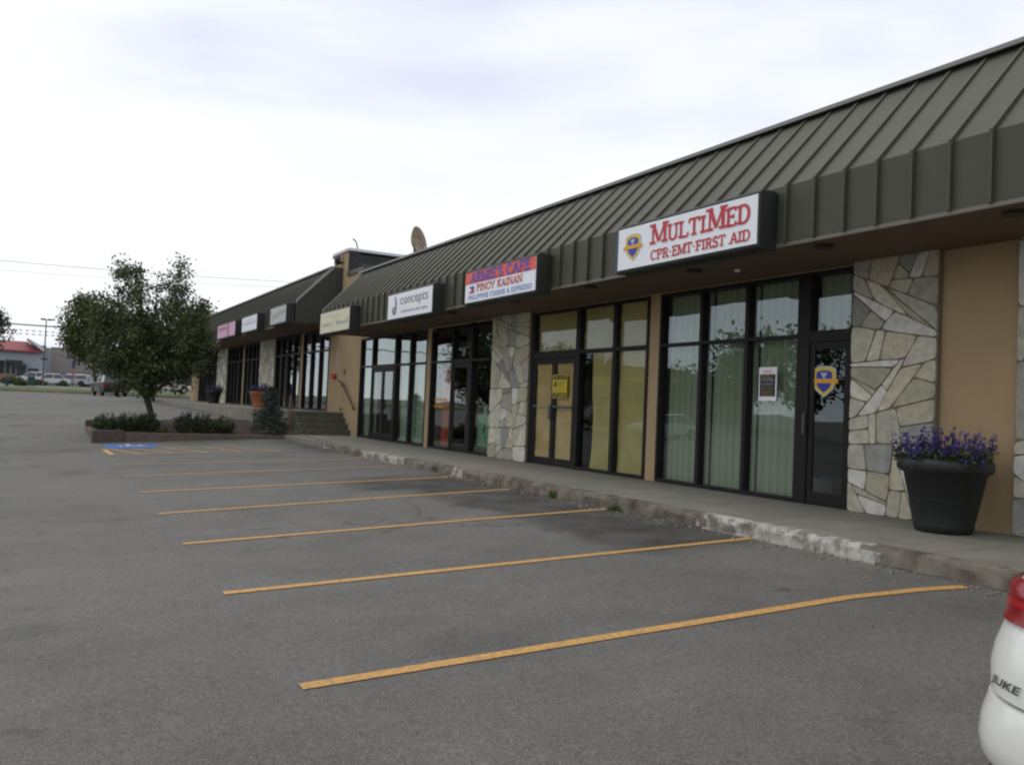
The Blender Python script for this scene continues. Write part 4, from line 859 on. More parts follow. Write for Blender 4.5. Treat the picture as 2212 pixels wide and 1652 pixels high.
def tree(name, label, base, fork, stems, env, n_twig, leaves, lsize, cols, rad=.12, group=None, seed=1, spread=.16, droop=0):
    random.seed(seed)
    t_ = thing(name, label, 'tree', base, group); tr = MB(); lf = MB()
    base = Vector(base); fork = Vector(fork)
    tk = curve(base, fork, (rad*.5, 0, 0), 5); tr.tube(tk, [rad*1.35, rad*1.05, rad, rad*.95, rad*.95, rad], 10)
    ST = []
    for e_ in stems:
        e_ = Vector(e_); c = curve(fork, e_, ((e_.x-fork.x)*.22, (e_.y-fork.y)*.22, 0), 9); ST.append(c)
        tr.tube(c, [rad*.62*(1-i/9)**1.1+.004 for i in range(10)], 7)
        for j_ in range(4, 10): leaf_quads(lf, [c[j_]+Vector((random.gauss(0,spread), random.gauss(0,spread), random.gauss(0,spread))) for _ in range(leaves//2)], lsize, cols)
    for k in range(n_twig):
        p = Vector(env(random)); best = None
        for c in ST:
            for i in range(2, len(c)):
                q = c[i]
                if q.z > p.z+.05*rad*8: continue
                dd_ = (p-q).length
                if best is None or dd_ < best[0]: best = (dd_, q)
        if best is None: best = (0, ST[0][2])
        q = best[1]; cv = curve(q, p, (random.gauss(0,.05), random.gauss(0,.05), .10*(p-q).length), 5)
        tr.tube(cv, [rad*.16, rad*.13, rad*.11, rad*.09, rad*.06, rad*.04], 5)
        L_ = (p-q).length
        cs = []
        for j in range(leaves+(12 if p.z > fork.z+.75*max(1, (max(e2[2] for e2 in stems)-fork.z)) else 0)):
            s_ = 1-abs(random.gauss(0, .32)); s_ = max(.1, min(1.06, s_)); i = min(4, int(max(0, s_)*5)); f_ = max(0, s_)*5-i
            b_ = cv[i].lerp(cv[i+1], f_); cs.append(b_+Vector((random.gauss(0,spread), random.gauss(0,spread), random.gauss(0,spread*.8))))
        leaf_quads(lf, cs, lsize, cols)
    tr.build('trunk', M_BARK, t_, smooth=True); lf.build('crown', M_LEAF, t_)
    random.seed(seed+100)
    return t_
def env_main(r):
    while True:
        x, y, z = r.uniform(1.1, 5.4), r.uniform(27.2, 31.8), r.uniform(-.1, 4.3)
        cx, w_ = 3.2, (1.0+.95*min(1, max(0, (z+.1)/1.0)) if z < 1.9 else 1.95-(z-1.9)*.42)
        if z < .5 and r.random() < .6: continue
        top = 3.2+.55*math.sin(x*3.7-.8)+.45*math.sin(x*8.1+.5)
        if z > top: continue
        if ((x-cx)/max(.1, w_))**2+((y-29.4)/2.3)**2 < 1: return (x, y, z)
tree('broadleaf_tree', 'full leafy tree growing from the planter in the parking lot', (3.42,29.4,-1.2), (3.2,29.4,-.18),
     [(1.9,29,2.3),(2.15,29.6,4.0),(2.8,28.8,3.5),(3.4,30.1,3.8),(3.95,29.2,4.3),(4.8,28.9,2.6),(2.6,30.9,2.2),(4.3,30.6,3.0)], env_main, 540, 50, .105, GREENS, rad=.098, seed=5, spread=.12)
def env_box(cx, cy, cz, rx, ry, rz):
    def f(r):
        while True:
            a, b, c = r.uniform(-1,1), r.uniform(-1,1), r.uniform(-1,1)
            if a*a+b*b+c*c < 1 and r.random() < .4+.6*(a*a+b*b+c*c): return (cx+rx*a, cy+ry*b, cz+rz*c*(1 if c > 0 else .85))
    return f
LG = [(.075,.095,.022),(.095,.115,.03),(.055,.075,.02),(.11,.13,.04)]
tree('broadleaf_tree', 'yellow green street tree on the grass verge behind the planter tree', (5.2,89.5,-.05), (5.1,89.5,1.8),
     [(3.2,89,5.5),(4.2,90,8.4),(5.2,89,7),(4.6,88.5,6)], env_box(4.2,89.5,5.5,2.1,2.0,3.3), 190, 44, .30, LG, rad=.14, seed=9, spread=.38)
tree('broadleaf_tree', 'dark tree at the left edge of the photo on the grass verge', (-4.4,90,-.05), (-4.3,90,1.6),
     [(-5.5,90,5.5),(-4.2,90,7),(-3.0,90,5.2)], env_box(-4.3,90,5.0,2.6,2.2,2.9), 100, 32, .30, [(.05,.055,.03),(.07,.065,.035),(.04,.05,.025)], rad=.13, seed=12, spread=.36)
tree('broadleaf_tree', 'green tree rising behind the far end of the upper shop row', (12.5,78,-.2), (12.5,78,1.8),
     [(11,78,5),(12.5,79,7),(14,78,5.5)], env_box(12.3,78,4.0,2.9,2.4,3.6), 150, 40, .34, LG, rad=.16, seed=15, spread=.4)
tree('broadleaf_tree', 'dark tree beside the upper walk, behind the planter tree', (6.6,57.5,-.5), (6.6,57.5,1.1),
     [(5.8,57.5,3),(6.6,57.5,4.3),(7.6,57.5,3.2)], env_box(6.6,57.2,2.5,1.9,1.6,2.1), 130, 42, .2, GREENS, rad=.1, seed=18, spread=.24)
tree('broadleaf_tree', 'dark round tree between the verge and the white car', (9.6,84,-.2), (9.6,84,1.4),
     [(8.6,84,4),(9.6,84,5.4),(10.8,84,4)], env_box(9.5,84,3.6,2.3,1.8,2.7), 110, 42, .3, GREENS, rad=.13, seed=19, spread=.34)

def shrub(name, label, x, y, z, w_, h, n, cols, size=.09, group=None, seed=3, upright=True, cat='shrub'):
    random.seed(seed); t_ = thing(name, label, cat, (x,y,z), group); lf = MB(); st = MB()
    for i in range(n):
        a = random.uniform(0, 2*math.pi); r = w_*math.sqrt(random.random())*.5; top = h*(1-.55*(2*r/w_)**2)*random.uniform(.72, 1.08)
        bx, by = x+r*math.cos(a), y+r*math.sin(a)*.9; tip = Vector((bx+.1*w_*math.cos(a)*r, by, z+top))
        root = Vector((x+r*.35*math.cos(a), y+r*.35*math.sin(a), z+.01))
        st.tube([root, root.lerp(tip, .5)+Vector((0,0,.02)), tip], [.012,.008,.003], 4)
        cs = []
        for j in range(26):
            s_ = random.uniform(.2, 1.0); q_ = (1.1-s_)*.05*max(1, size/.1); cs.append(root.lerp(tip, s_)+Vector((random.gauss(0,q_), random.gauss(0,q_), random.gauss(0,.02))))
        leaf_quads(lf, cs, size, cols, up=1.2 if upright else 0, aspect=.28)
    st.build('stem', M_BARK, t_); lf.build('foliage', M_LEAF, t_); return t_
DG = [(.030,.050,.014),(.046,.074,.018),(.075,.112,.028),(.034,.056,.016)]
GRP = None
for i, (x, y, w_, h, lb) in enumerate(((2.0,28.3,.85,.50,'dwarf pine shrub at the left corner of the planter'),(2.65,28.5,.95,.56,'dwarf pine shrub in the middle of the left clump'),(3.15,28.55,.85,.58,'dwarf pine shrub hiding the foot of the tree trunk'),
    (4.2,28.3,.65,.62,'tall pointed dwarf pine shrub right of the trunk'),(4.75,28.35,.9,.58,'wide dwarf pine shrub in the middle of the right clump'),(5.35,28.35,.85,.5,'low dwarf pine shrub at the right end of the clumps'))):
    shrub('pine_shrub', lb, x, y, -1.2, w_, h*1.12, 80, DG, .085, 'dwarf pines in the planter', seed=30+i)
shrub('leafy_weed', 'small yellow green plant beside the tree trunk', 3.62, 28.5, -1.2, .35, .22, 16, [(.12,.16,.03),(.16,.2,.04)], .08, seed=50, upright=False, cat='plant')
shrub('leafy_weed', 'green weed at the kerb foot before the tan post', 6.8, 10.9, -1.29, .16, .12, 9, [(.10,.15,.03)], .05, 'weeds along the kerb', seed=51, upright=False, cat='weed')
shrub('leafy_weed', 'green weed at the kerb foot near the yellow line before the blinds window', 6.8, 9.35, -1.29, .2, .10, 9, [(.08,.13,.03)], .05, 'weeds along the kerb', seed=52, upright=False, cat='weed')
shrub('leafy_weed', 'green weed in the kerb by the white car', 6.87, 3.95, -1.22, .16, .10, 9, [(.09,.15,.03)], .05, 'weeds along the kerb', seed=53, upright=False, cat='weed')
# spruce
sp = thing('young_spruce', 'young bluish spruce with tiered branches beside the steps', 'tree', (6.85,28.5,-1.1)); lf = MB(); tr = MB(); random.seed(77)
sb = Vector((6.85,28.5,-1.12)); H = 1.5; tr.tube([sb, sb+Vector((0,0,H))], [.035,.008], 7)
for i in range(58):
    f_ = (i/58)**.9; z = sb.z+.08+H*.93*f_; ln = .62*(1-f_)**.75+.06
    if .45 < f_ < .62: ln *= .62
    a = i*2.4+random.uniform(-.3,.3); d_ = Vector((math.cos(a), math.sin(a), -.05+.35*f_)); p0 = Vector((sb.x, sb.y, z)); p1 = p0+d_*ln*random.uniform(.8,1.1)
    tr.tube([p0, p1], [.009,.003], 4); cs = [p0.lerp(p1, random.uniform(.15,1.0))+Vector((random.gauss(0,.03), random.gauss(0,.03), random.gauss(0,.02))) for _ in range(int(50+220*ln))]
    leaf_quads(lf, cs, .075, [(.045,.075,.055),(.06,.095,.07),(.03,.055,.04),(.08,.115,.085)], up=.2, aspect=.3)
tr.build('trunk', M_BARK, sp); lf.build('foliage', M_LEAF, sp)
# bare reddish shrub
bs = thing('bare_shrub', 'bare reddish stems standing between the spruce and the steps', 'shrub', (7.45,28.3,-1.1)); mb = MB()
for i in range(11):
    a = random.uniform(-.10,.10); b_ = random.uniform(-.2,.2); h = random.uniform(.9,1.5); x = 7.45+random.uniform(-.07,.07)
    mb.tube([(x,28.3,-1.12),(x+a*.6,28.3+b_*.4,-1.12+h*.5),(x+a*2.2-.05,28.3+b_,-1.12+h)], [.010,.007,.003], 5)
mb.build('stem', mat('red stem', (.20,.10,.07), .8), bs)

# ------------------------------------------------------------------ pots
def pot(label, x, y, z, R_, H_, m, flower, seed, group=None):
    random.seed(seed); t_ = thing('flower_pot', label, 'flower pot', (x,y,z), group); k = R_
    pr = [(.57*k,0),(.60*k,.02*H_),(.635*k,.10*H_),(.63*k,.12*H_),(.74*k,.44*H_),(.745*k,.445*H_),(.74*k,.46*H_),(.75*k,.47*H_),(.86*k,.80*H_),(.96*k,.83*H_),(1.0*k,.86*H_),(1.0*k,.95*H_),(.97*k,H_),(.90*k,H_),(.86*k,.90*H_),(.2*k,.89*H_)]
    MB().lathe(pr, (x,y,z), 48).build('planter_body', m, t_, smooth=False).data.shade_smooth()
    MB().lathe([(.87*k,.88*H_),(.4*k,.93*H_)], (x,y,z), 24).build('soil', M_SOIL, t_)
    fo = MB(); fl_ = MB(); st = MB(); zt = z+.9*H_; n = int(120*k/.5)
    for i in range(n):
        a = random.uniform(0, 6.283); r = .88*k*math.sqrt(random.random()); h = random.uniform(.08,.50)**1.0*(.6+k)*.85*(1.1-.35*r/k)
        p0 = Vector((x+r*math.cos(a), y+r*math.sin(a), zt)); p1 = p0+Vector((.14*math.cos(a)*r/k+random.gauss(0,.03), .14*math.sin(a)*r/k+random.gauss(0,.03), h))
        st.tube([p0, p1], [.004,.002], 3)
        leaf_quads(fo, [p0.lerp(p1, random.uniform(0,.65))+Vector((random.gauss(0,.03), random.gauss(0,.03), 0)) for _ in range(20)], .06, [(.05,.085,.025),(.07,.11,.035),(.035,.06,.02)], up=.4, aspect=.5)
        leaf_quads(fl_, [p0.lerp(p1, random.uniform(.6,1.02))+Vector((random.gauss(0,.014), random.gauss(0,.014), 0)) for _ in range(16)], .032, flower, up=.2, aspect=.8)
    st.build('stem', mat('green stem', (.05,.07,.03), .8), t_); fo.build('foliage', M_LEAF, t_); fl_.build('blossom', M_LEAF, t_)
    return t_
PUR = [(.07,.032,.25),(.10,.045,.34),(.05,.025,.19),(.14,.08,.42)]
pot('large black pot of purple flowers against the tan wall by the stone pillar', 8.64, 5.92, WZ, .475, .78, M_BLACK, PUR, 60)
pot('terracotta pot of purple flowers on the upper walk', 7.75, 34.0, RZ, .42, .62, M_TERRA, [(.05,.03,.17),(.07,.04,.22)], 61)
pot('small black pot of purple flowers far along the upper walk', 8.02, 45.2, RZ, .40, .66, M_BLACK, [(.05,.03,.17),(.07,.04,.22)], 62)

# ------------------------------------------------------------------ cars
def wheel(t_, x, y, z, r, side, M4):
    w_ = MB().lathe([(r*.62,-.10),(r*.95,-.10),(r,-.05),(r,.05),(r*.95,.10),(r*.62,.10)], (x,y,z), 24, axis='y')
    w_.v = [tuple(M4 @ Vector(p)) for p in w_.v]; o = w_.build('wheel', M_TYRE, t_, smooth=False)
    h = MB().lathe([(.05,-.05),(r*.6,-.07),(r*.62,.02),(.05,.05)], (x,y+side*.05,z), 16, axis='y'); h.v = [tuple(M4 @ Vector(p)) for p in h.v]; h.build('rim', M_RIM, o)
def car(name, label, loc, rot, paint, L_=4.5, W_=1.78, H_=1.45, kind='sedan', group=None, cat='car'):
    t_ = thing(name, label, cat, loc, group); M4 = Matrix.Translation(loc) @ Matrix.Rotation(rot, 4, 'Z')
    hl = L_/2; zb = .22; belt = H_*.62; r = .33; wf, wr_ = hl-.85, -hl+.85
    prof = [(-hl,.35)]
    def archs(cx): return [(cx+(r+.05)*math.cos(a), .33+(r+.05)*math.sin(a)) for a in np.linspace(math.pi, 0, 9)]
    pr = [(-hl+.05,.28)]+[(p[0],max(zb,p[1])) for p in archs(wr_)]+[(p[0],max(zb,p[1])) for p in archs(wf)]+[(hl-.05,.28),(hl,.5),(hl-.08,belt*.80),(hl-.9 if kind != 'pickup' else hl-1.2,belt*.97),(-hl+.35,belt),(-hl+.02,belt*.95),(-hl,.55)]
    n = len(pr); vs = [(x,-W_/2,z) for x, z in pr]+[(x,W_/2,z) for x, z in pr]
    mb = MB().add(vs, [tuple(range(n)), tuple(range(2*n-1,n-1,-1))]+[(i,i+n,(i+1)%n+n,(i+1)%n) for i in range(n)]); mb.v = [tuple(M4 @ Vector(p)) for p in mb.v]
    mb.build('body', paint, t_, bevel=.04)
    if kind == 'sedan': c = (-hl+.55,-hl+1.25,hl-1.85,hl-1.1)
    elif kind == 'suv': c = (-hl+.12,-hl+.45,hl-1.75,hl-1.15)
    else: c = (-hl+1.9,-hl+2.05,hl-1.9,hl-1.3)
    def cabin(x0, x1, x2, x3, z0, z1, wa, wb):
        v = [(x0,-wa,z0),(x3,-wa,z0),(x3,wa,z0),(x0,wa,z0),(x1,-wb,z1),(x2,-wb,z1),(x2,wb,z1),(x1,wb,z1)]
        return MB().add([tuple(M4 @ Vector(p)) for p in v], [(0,3,2,1),(4,5,6,7),(0,1,5,4),(1,2,6,5),(2,3,7,6),(3,0,4,7)])
    cabin(*c, belt-.03, H_-.05, W_*.46, W_*.38).build('windows', M_CARGL, t_)
    cabin(c[1]-.05, c[1]+.08, c[2]-.08, c[2]+.05, H_-.07, H_, W_*.395, W_*.34).build('roof', paint, t_, bevel=.02)
    pm = MB()
    for s in (-1, 1):
        for a, b in ((c[0],c[1]),(c[3],c[2]),((c[1]+c[2])/2,(c[1]+c[2])/2)):
            pm.tube([M4 @ Vector((a,s*W_*.463,belt-.02)), M4 @ Vector((b,s*W_*.383,H_-.05))], .035, 5)
    pm.build('pillar', paint, t_)
    for s in (-1, 1):
        for x in (wf, wr_): wheel(t_, x, s*(W_/2-.12), r, r, s, M4)
        hb = MB().box(hl-.12, hl-.01, s*W_*.36-.17, s*W_*.36+.17, .55, .70); hb.v = [tuple(M4 @ Vector(p)) for p in hb.v]; hb.build('headlight', M_LAMPG, t_)
        hb = MB().box(-hl-.01, -hl+.12, s*W_*.42-.13, s*W_*.42+.11, .70, .92); hb.v = [tuple(M4 @ Vector(p)) for p in hb.v]; hb.build('taillight', M_TAIL, t_)
    return t_
car('parked_car', 'white sedan on the street seen right of the tree trunk', (12.4,96.5,gz(12,96.5)), R(2), mat('white paint', (.62,.60,.55), .3, coat=.5), 4.8, kind='sedan')
car('parked_car', 'dark grey utility vehicle parked behind the left side of the tree', (5.4,74.5,gz(5.4,74.5)), R(97), mat('charcoal paint', (.016,.018,.02), .3, coat=.5), 4.7, 1.85, 1.75, 'suv')
P_ = [mat('silver paint', (.40,.42,.45), .3, coat=.5), mat('pale paint', (.55,.58,.62), .3, coat=.5), mat('tan truck paint', (.22,.14,.09), .4), mat('slate paint', (.16,.19,.24), .3, coat=.5)]
car('parked_car', 'white sedan beside the green bin in the dealer lot', (1.9,116,gz(2,116)-.1), R(184), P_[1], 4.4, group='cars in the dealer lot')
car('parked_car', 'silver wagon before the garage door of the grey building', (4.4,116.5,gz(4,116)-.05), R(150), P_[0], 4.5, kind='suv', group='cars in the dealer lot')
car('parked_car', 'slate blue car right of the silver wagon', (7.2,117.5,gz(7,117)), R(165), P_[3], 4.4, group='cars in the dealer lot')
car('pickup_truck', 'tan and white pickup cut by the left edge of the photo', (-4.3,113,gz(-4,113)), R(185), P_[2], 5.2, 1.9, 1.7, 'pickup', cat='truck')
car('parked_car', 'pale sedan behind the white sedan beside the bin', (.2,119,gz(0,119)), R(178), P_[1], 4.4, group='cars in the dealer lot')

# near car: rear left corner of a white crossover
JC = thing('parked_car', 'white crossover at the bottom right corner with red tail lamp', 'car', (4.5,.975,-1.46))
JX, JY, JZ = 2.50, .975, -1.475
SL = [(.44,.05,4.06,.848),(.47,.03,4.10,.862),(.52,.025,4.12,.868),(.58,.03,4.11,.862),(.625,.042,4.10,.851),(.650,.052,4.09,.843),(.662,.052,4.09,.843),(.74,.06,4.04,.850),(.80,.075,4.0,.842),(.86,.09,3.95,.82),(.91,.105,3.9,.799),(.99,.125,3.6,.790),(1.03,.2,3.5,.76)]
def outline(xr, xf, hw, n=96, p=4.2):
    cx, a = (xr+xf)/2, (xf-xr)/2; o = []
    for k in range(n):
        t_ = 2*math.pi*k/n; c, s = math.cos(t_), math.sin(t_)
        o.append((cx+a*abs(c)**(2/p*.55 if c < 0 else 2/p)*(1 if c > 0 else -1), hw*abs(s)**(2/p*1.0)*(1 if s > 0 else -1)))
    return o
def slab(slices, mb, grow=0, sel=None):
    rings = []
    for h, xr, xf, hw in slices:
        rings.append([(JX+x, JY+y, JZ+h) for x, y in outline(xr-grow, xf+grow, hw+grow)])
    n = len(rings[0]); ids = list(range(n)) if sel is None else sel
    vs = [p for r in rings for p in r]; fs = []
    for j in range(len(rings)-1):
        for k in ids:
            k2 = (k+1) % n; fs.append((j*n+k, j*n+k2, (j+1)*n+k2, (j+1)*n+k))
    if sel is None: fs += [tuple(range(n-1,-1,-1)), tuple(range((len(rings)-1)*n, len(rings)*n))]
    mb.add(vs, fs); return mb
def crisp(o, a=32): o.data.set_sharp_from_angle(angle=R(a)); return o
crisp(slab([(.658,.056,4.09,.842)]+[q for q in SL if q[0] > .66], MB()).build('body', M_CARW, JC, smooth=True))
crisp(slab([q for q in SL if q[0] < .64]+[(.646,.048,4.09,.846),(.651,.075,4.08,.82)], MB()).build('bumper', M_CARW, JC, smooth=True))
slab([(.645,.075,4.07,.825),(.665,.075,4.07,.825)], MB()).build('seam_gap', M_BLACK, JC)
slab([(.17,.12,3.95,.80),(.30,.06,4.0,.83),(.46,.055,4.05,.84)], MB()).build('lower_trim', M_BLACK, JC)
def sl_at(h): return tuple(np.interp(h, [s[0] for s in SL], [s[i] for s in SL]) for i in (1,2,3))
n = 96; pick = [k for k in range(n) if 30 <= k <= 47 ]
lamp = MB(); hs = [.885,.90,.93,.96,.99,1.01]
slab([(h,)+sl_at(h) for h in hs], lamp, grow=.012, sel=pick); tl = lamp.build('taillight', M_TAIL, JC, smooth=True)
lamp = MB(); slab([(h,)+sl_at(h) for h in (.935,.945,.955)], lamp, grow=.0135, sel=[k for k in pick if 34 <= k <= 42]); lamp.build('lamp_element', mat('bright lamp element', (.40,.006,.010), .25), tl, smooth=True)
lamp = MB(); slab([(h,)+sl_at(h) for h in hs], lamp, grow=.012, sel=[(n-k-1) % n for k in pick]); lamp.build('taillight', M_TAIL, JC, smooth=True)
cabs = [(1.00,.30,3.2,.755),(1.2,.40,2.75,.70),(1.45,.62,2.3,.60),(1.52,.75,2.15,.55)]
slab(cabs[:3], MB()).build('windows', M_CARGL, JC, smooth=True); slab([(1.44,.60,2.33,.61),(1.52,.74,2.2,.56),(1.56,.95,2.0,.48)], MB()).build('roof', M_CARW, JC, smooth=True)
for s in (-1, 1):
    for x in (.85, 3.35): wheel(JC, JX+x, JY+s*.80, JZ+.33, .34, s, Matrix())
v, f = text_polys('JUKE', .022, .25); mn = v.min(0); sz = v.max(0)-mn; v = (v-mn)/sz
bh, bw, bz, by = .034, .150, .685, JY+.690
mb = MB()
_, _, ff = 0, 0, 0
def rear_x(y, h):
    xr, xf, hw = sl_at(h); o = outline(xr, xf, hw, 720); pts = sorted((p[1], p[0]) for p in o if p[0] < (xr+xf)/2-.3); return float(np.interp(y-JY, [p[0] for p in pts], [p[1] for p in pts]))+JX
mb.add([(rear_x(by-a*bw, bz+b_*bh)-.006, by-a*bw-.12*b_*bh*0, JZ+bz+b_*bh) for a, b_ in v], f)
mb.build('model_lettering', mat('chrome letters', (.12,.13,.14), .3, metal=.6), JC)

# ------------------------------------------------------------------ far side
dl = thing('dealer_building', 'grey building with red sloped roof across the street at far left', 'building', (-3,130,.6))
gmat = mat('blue grey wall', (.30,.33,.37), .85, var=.05, scale=.5)
MB().box(-14, 1.5, 125, 150, .3, 4.75).build('wall', gmat, dl)
mb = MB(); v = [(-14.4,124.4,4.7),(1.1,124.4,4.65),(-.75,130,6.05),(-14,130,6.0)]; mb.add(v+[(a,b,c-.15) for a,b,c in v], [(0,1,2,3),(7,6,5,4),(0,4,5,1),(1,5,6,2),(2,6,7,3),(3,7,4,0)]); mb.build('roof', mat('red tile roof', (.24,.045,.055), .7, var=.15, scale=2), dl)
mb = MB(); v = [(-.72,124.3,6.15),(.1,124.3,5.5),(1.15,124.3,4.68),(1.3,124.3,4.8),(1.5,124.3,5.0),(.2,124.3,5.75),(-.75,124.3,6.28)]; mb.add(v+[(a,b+6,c) for a,b,c in v], [(0,1,2,3,4,5,6),(13,12,11,10,9,8,7)]+[(i,(i+1)%7,(i+1)%7+7,i+7) for i in range(7)]); mb.build('white_parapet', mat('white parapet', (.55,.55,.55), .7), dl)
MB().box(.1, 1.48, 126, 134, 4.7, 5.5).build('rooftop_unit', mat('brown box', (.20,.13,.10), .8), dl)
mb = MB()
for a, b, c, d_ in ((-14,-3.0,.5,3.3),(-2.85,-1.1,.5,3.35),(-1.05,-.65,.5,2.9),(-.45,.72,.5,2.5)): mb.box(a, b, 124.9, 125.02, c, d_)
mb.build('window', mat('dark shop glass', (.02,.022,.026), .15), dl)
mb = MB(); mb.box(-2.9, -1.05, 124.3, 124.9, 3.05, 3.4); mb.box(-2.0, -.6, 124.2, 124.88, 2.6, 2.95); mb.build('canopy', mat('dark canopy', (.035,.035,.045), .7), dl)
mb = MB()
for x in (-2.35,-1.75,-.62,-.5): mb.box(x, x+.08, 124.8, 124.89, .5, 2.9)
mb.build('post', gmat, dl)
gb = thing('garage_building', 'large plain grey beige building with dark garage doors across the street', 'building', (5,135,.6))
MB().box(1.52, 2.15, 129.8, 160, .3, 5.42).build('corner_bay', gmat, gb)
MB().box(2.15, 40, 130, 160, .3, 5.45).build('wall', mat('beige grey wall', (.27,.245,.235), .9, var=.06, scale=.4), gb)
MB().box(2.1, 40, 129.93, 160, 5.45, 5.55).build('parapet', mat('grey parapet', (.2,.2,.2), .8), gb)
for a, b in ((3.6,4.95),(5.55,7.3),(8.2,10.2)): MB().box(a, b, 129.88, 130.02, .6, 1.9).build('garage_door', MATS['dark shop glass'], gb)
sb_ = thing('store_building', 'low store with red and blue sign bands glimpsed through the tree', 'building', (16,128,.6))
MB().box(9.0, 26, 122, 128, .4, 4.2).build('wall', mat('pale store wall', (.42,.40,.38), .9), sb_); MB().box(9, 13, 121.9, 122.02, 3.4, 4.1).build('red_band', mat('store red', (.35,.05,.04), .6), sb_); MB().box(14.2, 16.5, 121.9, 122.02, 3.5, 5.2).build('blue_sign', mat('store blue', (.10,.28,.50), .6), sb_)
for x in (10,13.5,17): MB().box(x, x+2.4, 121.93, 122.01, .7, 2.6).build('window', MATS['dark shop glass'], sb_)

def lamp_post(label, x, y, z, H_, arm, r=.07, banner=False, heads='flat'):
    t_ = thing('street_lamp', label, 'street lamp', (x,y,z)); MB().tube([(x,y,z),(x-.02,y,z+H_)], [r*1.3,r*.8], 10).build('pole', M_POLE, t_)
    if heads == 'flat':
        for s in (-1, 1): MB().box(min(x+s*.06, x+s*arm), max(x+s*.06, x+s*arm), y-.2, y+.2, z+H_-.06, z+H_+.10).build('lamp_head', M_BLACK, t_, bevel=.02)
    else:
        MB().tube([(x-arm,y,z+H_-.1),(x+arm,y,z+H_-.1)], .03, 6).build('arm', M_POLE, t_)
        for s in (-1, 1): MB().lathe([(.12,-.15),(.26,-.05),(.24,.12),(.1,.18)], (x+s*arm,y,z+H_), 14).build('lamp_head', M_BLACK, t_)
    if banner: MB().lathe([(.10,-.1),(.34,-.02),(.36,.08),(.12,.12)], (x,y,z+banner), 14).build('hanging_basket', mat('basket', (.06,.05,.05), .9), t_)
    return t_
lamp_post('tall square headed parking lamp in front of the grey building', 1.1, 105, .3, 7.05, .55, banner=2.85)
lamp_post('two headed lamp rising behind the grey building roof', 3.3, 140, .7, 6.35, .38, .06, heads='round')
bn = thing('litter_bin', 'dark green litter bin on the verge left of the lamp', 'bin', (.02,93,.1)); MB().box(-.27, .30, 92.7, 93.3, .24, .98).build('container', mat('dark green bin', (.01,.065,.05), .6), bn, bevel=.03); MB().box(-.3, .33, 92.67, 93.33, .98, 1.09).build('lid', mat('teal lid', (.02,.09,.07), .6), bn, bevel=.03)
for x_ in (-.32, .33): MB().tube([(x_,93,.05),(x_,93,.9)], .03, 6).build('leg', M_POLE, bn)
hy = thing('hydrant', 'small dark blue hydrant at the left edge of the verge', 'hydrant', (-1.93,93,.1)); MB().lathe([(.16,0),(.14,.1),(.14,.55),(.17,.58),(.12,.72),(.03,.8)], (-1.93,93,.1), 14).build('barrel', mat('hydrant blue', (.02,.04,.10), .6), hy); MB().lathe([(.07,-.22),(.07,.22)], (-1.93,93,.55), 10, axis='x').build('nozzle', MATS['hydrant blue'], hy)
fp = thing('flagpole', 'short pole with a blue and red flag in front of the grey building', 'flagpole', (4.2,112,.4)); MB().tube([(4.23,112,.4),(4.2,112,3.6)], .03, 6).build('pole', M_POLE, fp)
MB().box(4.0, 4.4, 111.98, 112.0, 2.5, 3.4).build('flag', mat('navy flag', (.05,.06,.16), .8), fp); MB().box(4.08, 4.3, 111.97, 111.99, 1.5, 2.5).build('flag_tail', mat('red flag', (.40,.12,.11), .8), fp)
for i, (x, y, w_, h, lb) in enumerate(((-1.7,109,2.0,1.0,'hedge bush before the dark canopy of the dealer building'),(-.9,98.5,1.3,.6,'low bush left of the green bin'),(.9,108,1.4,.6,'low bush behind the lamp post'),(3.2,110,1.1,.5,'low bush before the grey building wall'),(6.8,110,1.6,.6,'low bush before the right garage door'))):
    shrub('hedge_bush', lb, x, y, gz(x,y), w_, h, 60, LG, .22, 'bushes along the street', seed=80+i, upright=False)
for i, (x, y) in enumerate(((-.57,82),(2.06,82),(4.79,82))):
    tag(MB().box(x-.25, x+.25, y-.12, y+.12, gz(x,y), gz(x,y)+.1).build('wheel_stop', mat('orange wheel stop', (.55,.25,.15), .8), bevel=.02), ['orange painted wheel stop nearest the left edge','orange painted wheel stop in the middle of the verge kerb','orange painted wheel stop beside the dark utility vehicle'][i], 'wheel stop', 'wheel stops along the verge kerb')
# poles out of view carry the wires
def wire(label, a, b, sag, r, group=None):
    pts = [Vector(a).lerp(Vector(b), i/24)-Vector((0,0,sag*4*(i/24)*(1-i/24))) for i in range(25)]
    return tag(MB().tube(pts, r, 5).build('power_line', mat('grey cable', (.16,.16,.18), .7)), label, 'wire', group)
wire('highest thin wire crossing the sky behind the tree', (-38,98,12.6), (45,98,14.6), 1.2, .022, 'overhead wires')
wire('second thin wire just under the highest one', (-38,99,11.4), (45,99,14.3), 1.2, .013, 'overhead wires')
wire('thick dark cable above the red roof', (-38,98.3,6.8), (45,98.3,7.5), .9, .07, 'overhead wires')
for x in (-38, 45): 
    u = thing('utility_pole', 'wooden utility pole outside the %s of the view' % ('left' if x < 0 else 'right'), 'utility pole', (x,98,0)); MB().tube([(x,98,0),(x,98,14.8)], [.18,.12], 10).build('pole', M_BARK, u); MB().box(x-.08, x+.08, 96.8, 99.2, 14.3, 14.5).build('crossarm', M_BARK, u)
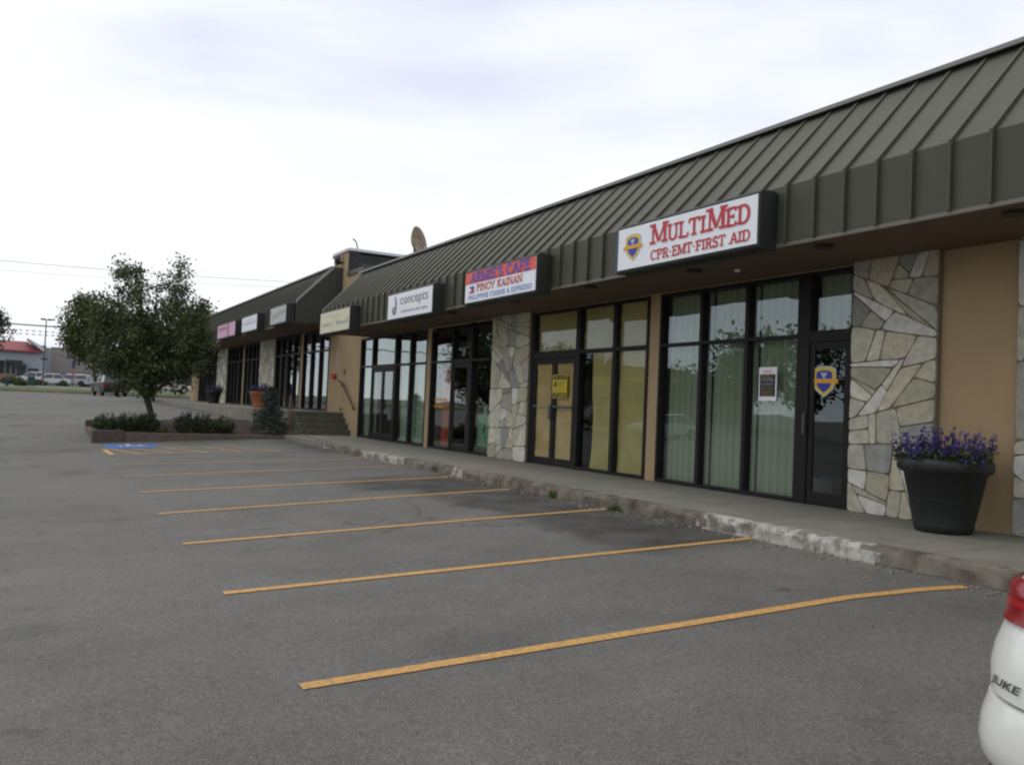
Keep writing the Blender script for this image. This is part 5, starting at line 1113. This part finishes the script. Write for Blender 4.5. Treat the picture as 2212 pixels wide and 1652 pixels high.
for k, (z_, lb) in enumerate(((6.7,'upper string of pennants over the dealer lot'),(6.3,'lower string of pennants over the dealer lot'))):
    t_ = thing('pennant_string', lb, 'pennants', (0,115,z_), 'pennant strings'); MB().tube([(-9,115,z_+.05),(0,115,z_-.1),(9,115,z_+.05)], .012, 4).build('cord', M_POLE, t_)
    mb = MB()
    for i in range(27):
        x = -8.8+i*.66; mb.add([(x,115,z_),(x+.36,115,z_+.005),(x+.2,115.02,z_-.16)], [(0,1,2)])
    mb.build('pennants', mat('pennant cloth', (.30,.22,.26), .8), t_)

# the far left side of the lot (mirrored in the shop windows)
def simple_house(x0, x1, y0, y1, h, label, m, band):
    t_ = thing('roadside_building', label, 'building', ((x0+x1)/2,(y0+y1)/2,gz(x0,y0)))
    z = gz(-30, y0); MB().box(x0, x1, y0, y1, z-.3, z+h).build('wall', m, t_); MB().box(x1, x1+.1, y0, y1, z+h-1.1, z+h-.2).build('fascia_band', band, t_); MB().box(x0-.2, x1+.25, y0-.2, y1+.2, z+h, z+h+.2).build('roof', M_ROOF, t_)
    y = y0+2
    while y < y1-3: MB().box(x1, x1+.06, y, y+2.2, z+.6, z+2.6).build('window', MATS['dark shop glass'], t_); y += 3.4
simple_house(-64, -50, 96, 134, 6.2, 'long grey store with red band across the lot, mirrored in the windows', mat('mid grey wall', (.25,.24,.22), .9), mat('store red', (.35,.05,.04), .6))
simple_house(-50, -40, 70, 86, 5.0, 'brown shop across the lot, mirrored in the windows', mat('brown wall', (.15,.11,.08), .9), mat('sign gold', (.5,.35,.03), .6))
for i, (x, y, s) in enumerate(((-38,68,.8),(-37,57,1.3),(-36,50,1.2),(-40,63,1.0),(-44,100,1.2),(-34,40,1.3),(-33,30,1.1),(-44,90,1.0))):
    z = gz(x, y)
    tree('broadleaf_tree', ['round tree across the lot north of the brown shop','taller dark tree across the lot','broad tree across the lot near the middle','tall tree beside the grey store with red band','tree past the end of the grey store','tree south of the brown shop','small tree at the near end across the lot','small lone tree before the grey store'][i],
         (x,y,z), (x,y,z+1.8*s), [(x-1,y,z+5*s),(x+1,y+1,z+6*s),(x,y-1.4,z+5*s)], env_box(x,y,z+4.4*s,2.6*s,3.0*s,3.0*s), 55, 34, .42*s, GREENS, rad=.15*s, group='trees across the lot', seed=200+i, spread=.5*s)
for i, (x, y, p, k) in enumerate(((-16,20,1,'sedan'),(-16.5,26,3,'suv'),(-17,44,0,'sedan'),(-16,50,2,'suv'))):
    car('parked_car', ['pale sedan parked across the lot','slate blue wagon parked across the lot','silver sedan parked across the lot','tan wagon parked across the lot'][i], (x,y,gz(x,y)), R(8), P_[p], kind=k, H_=1.45 if k == 'sedan' else 1.7, group='cars parked across the lot')

# ------------------------------------------------------------------ lift everything so that the lot lies near height zero
for o in scene.objects:
    if o.parent is None: o.location.z += UP
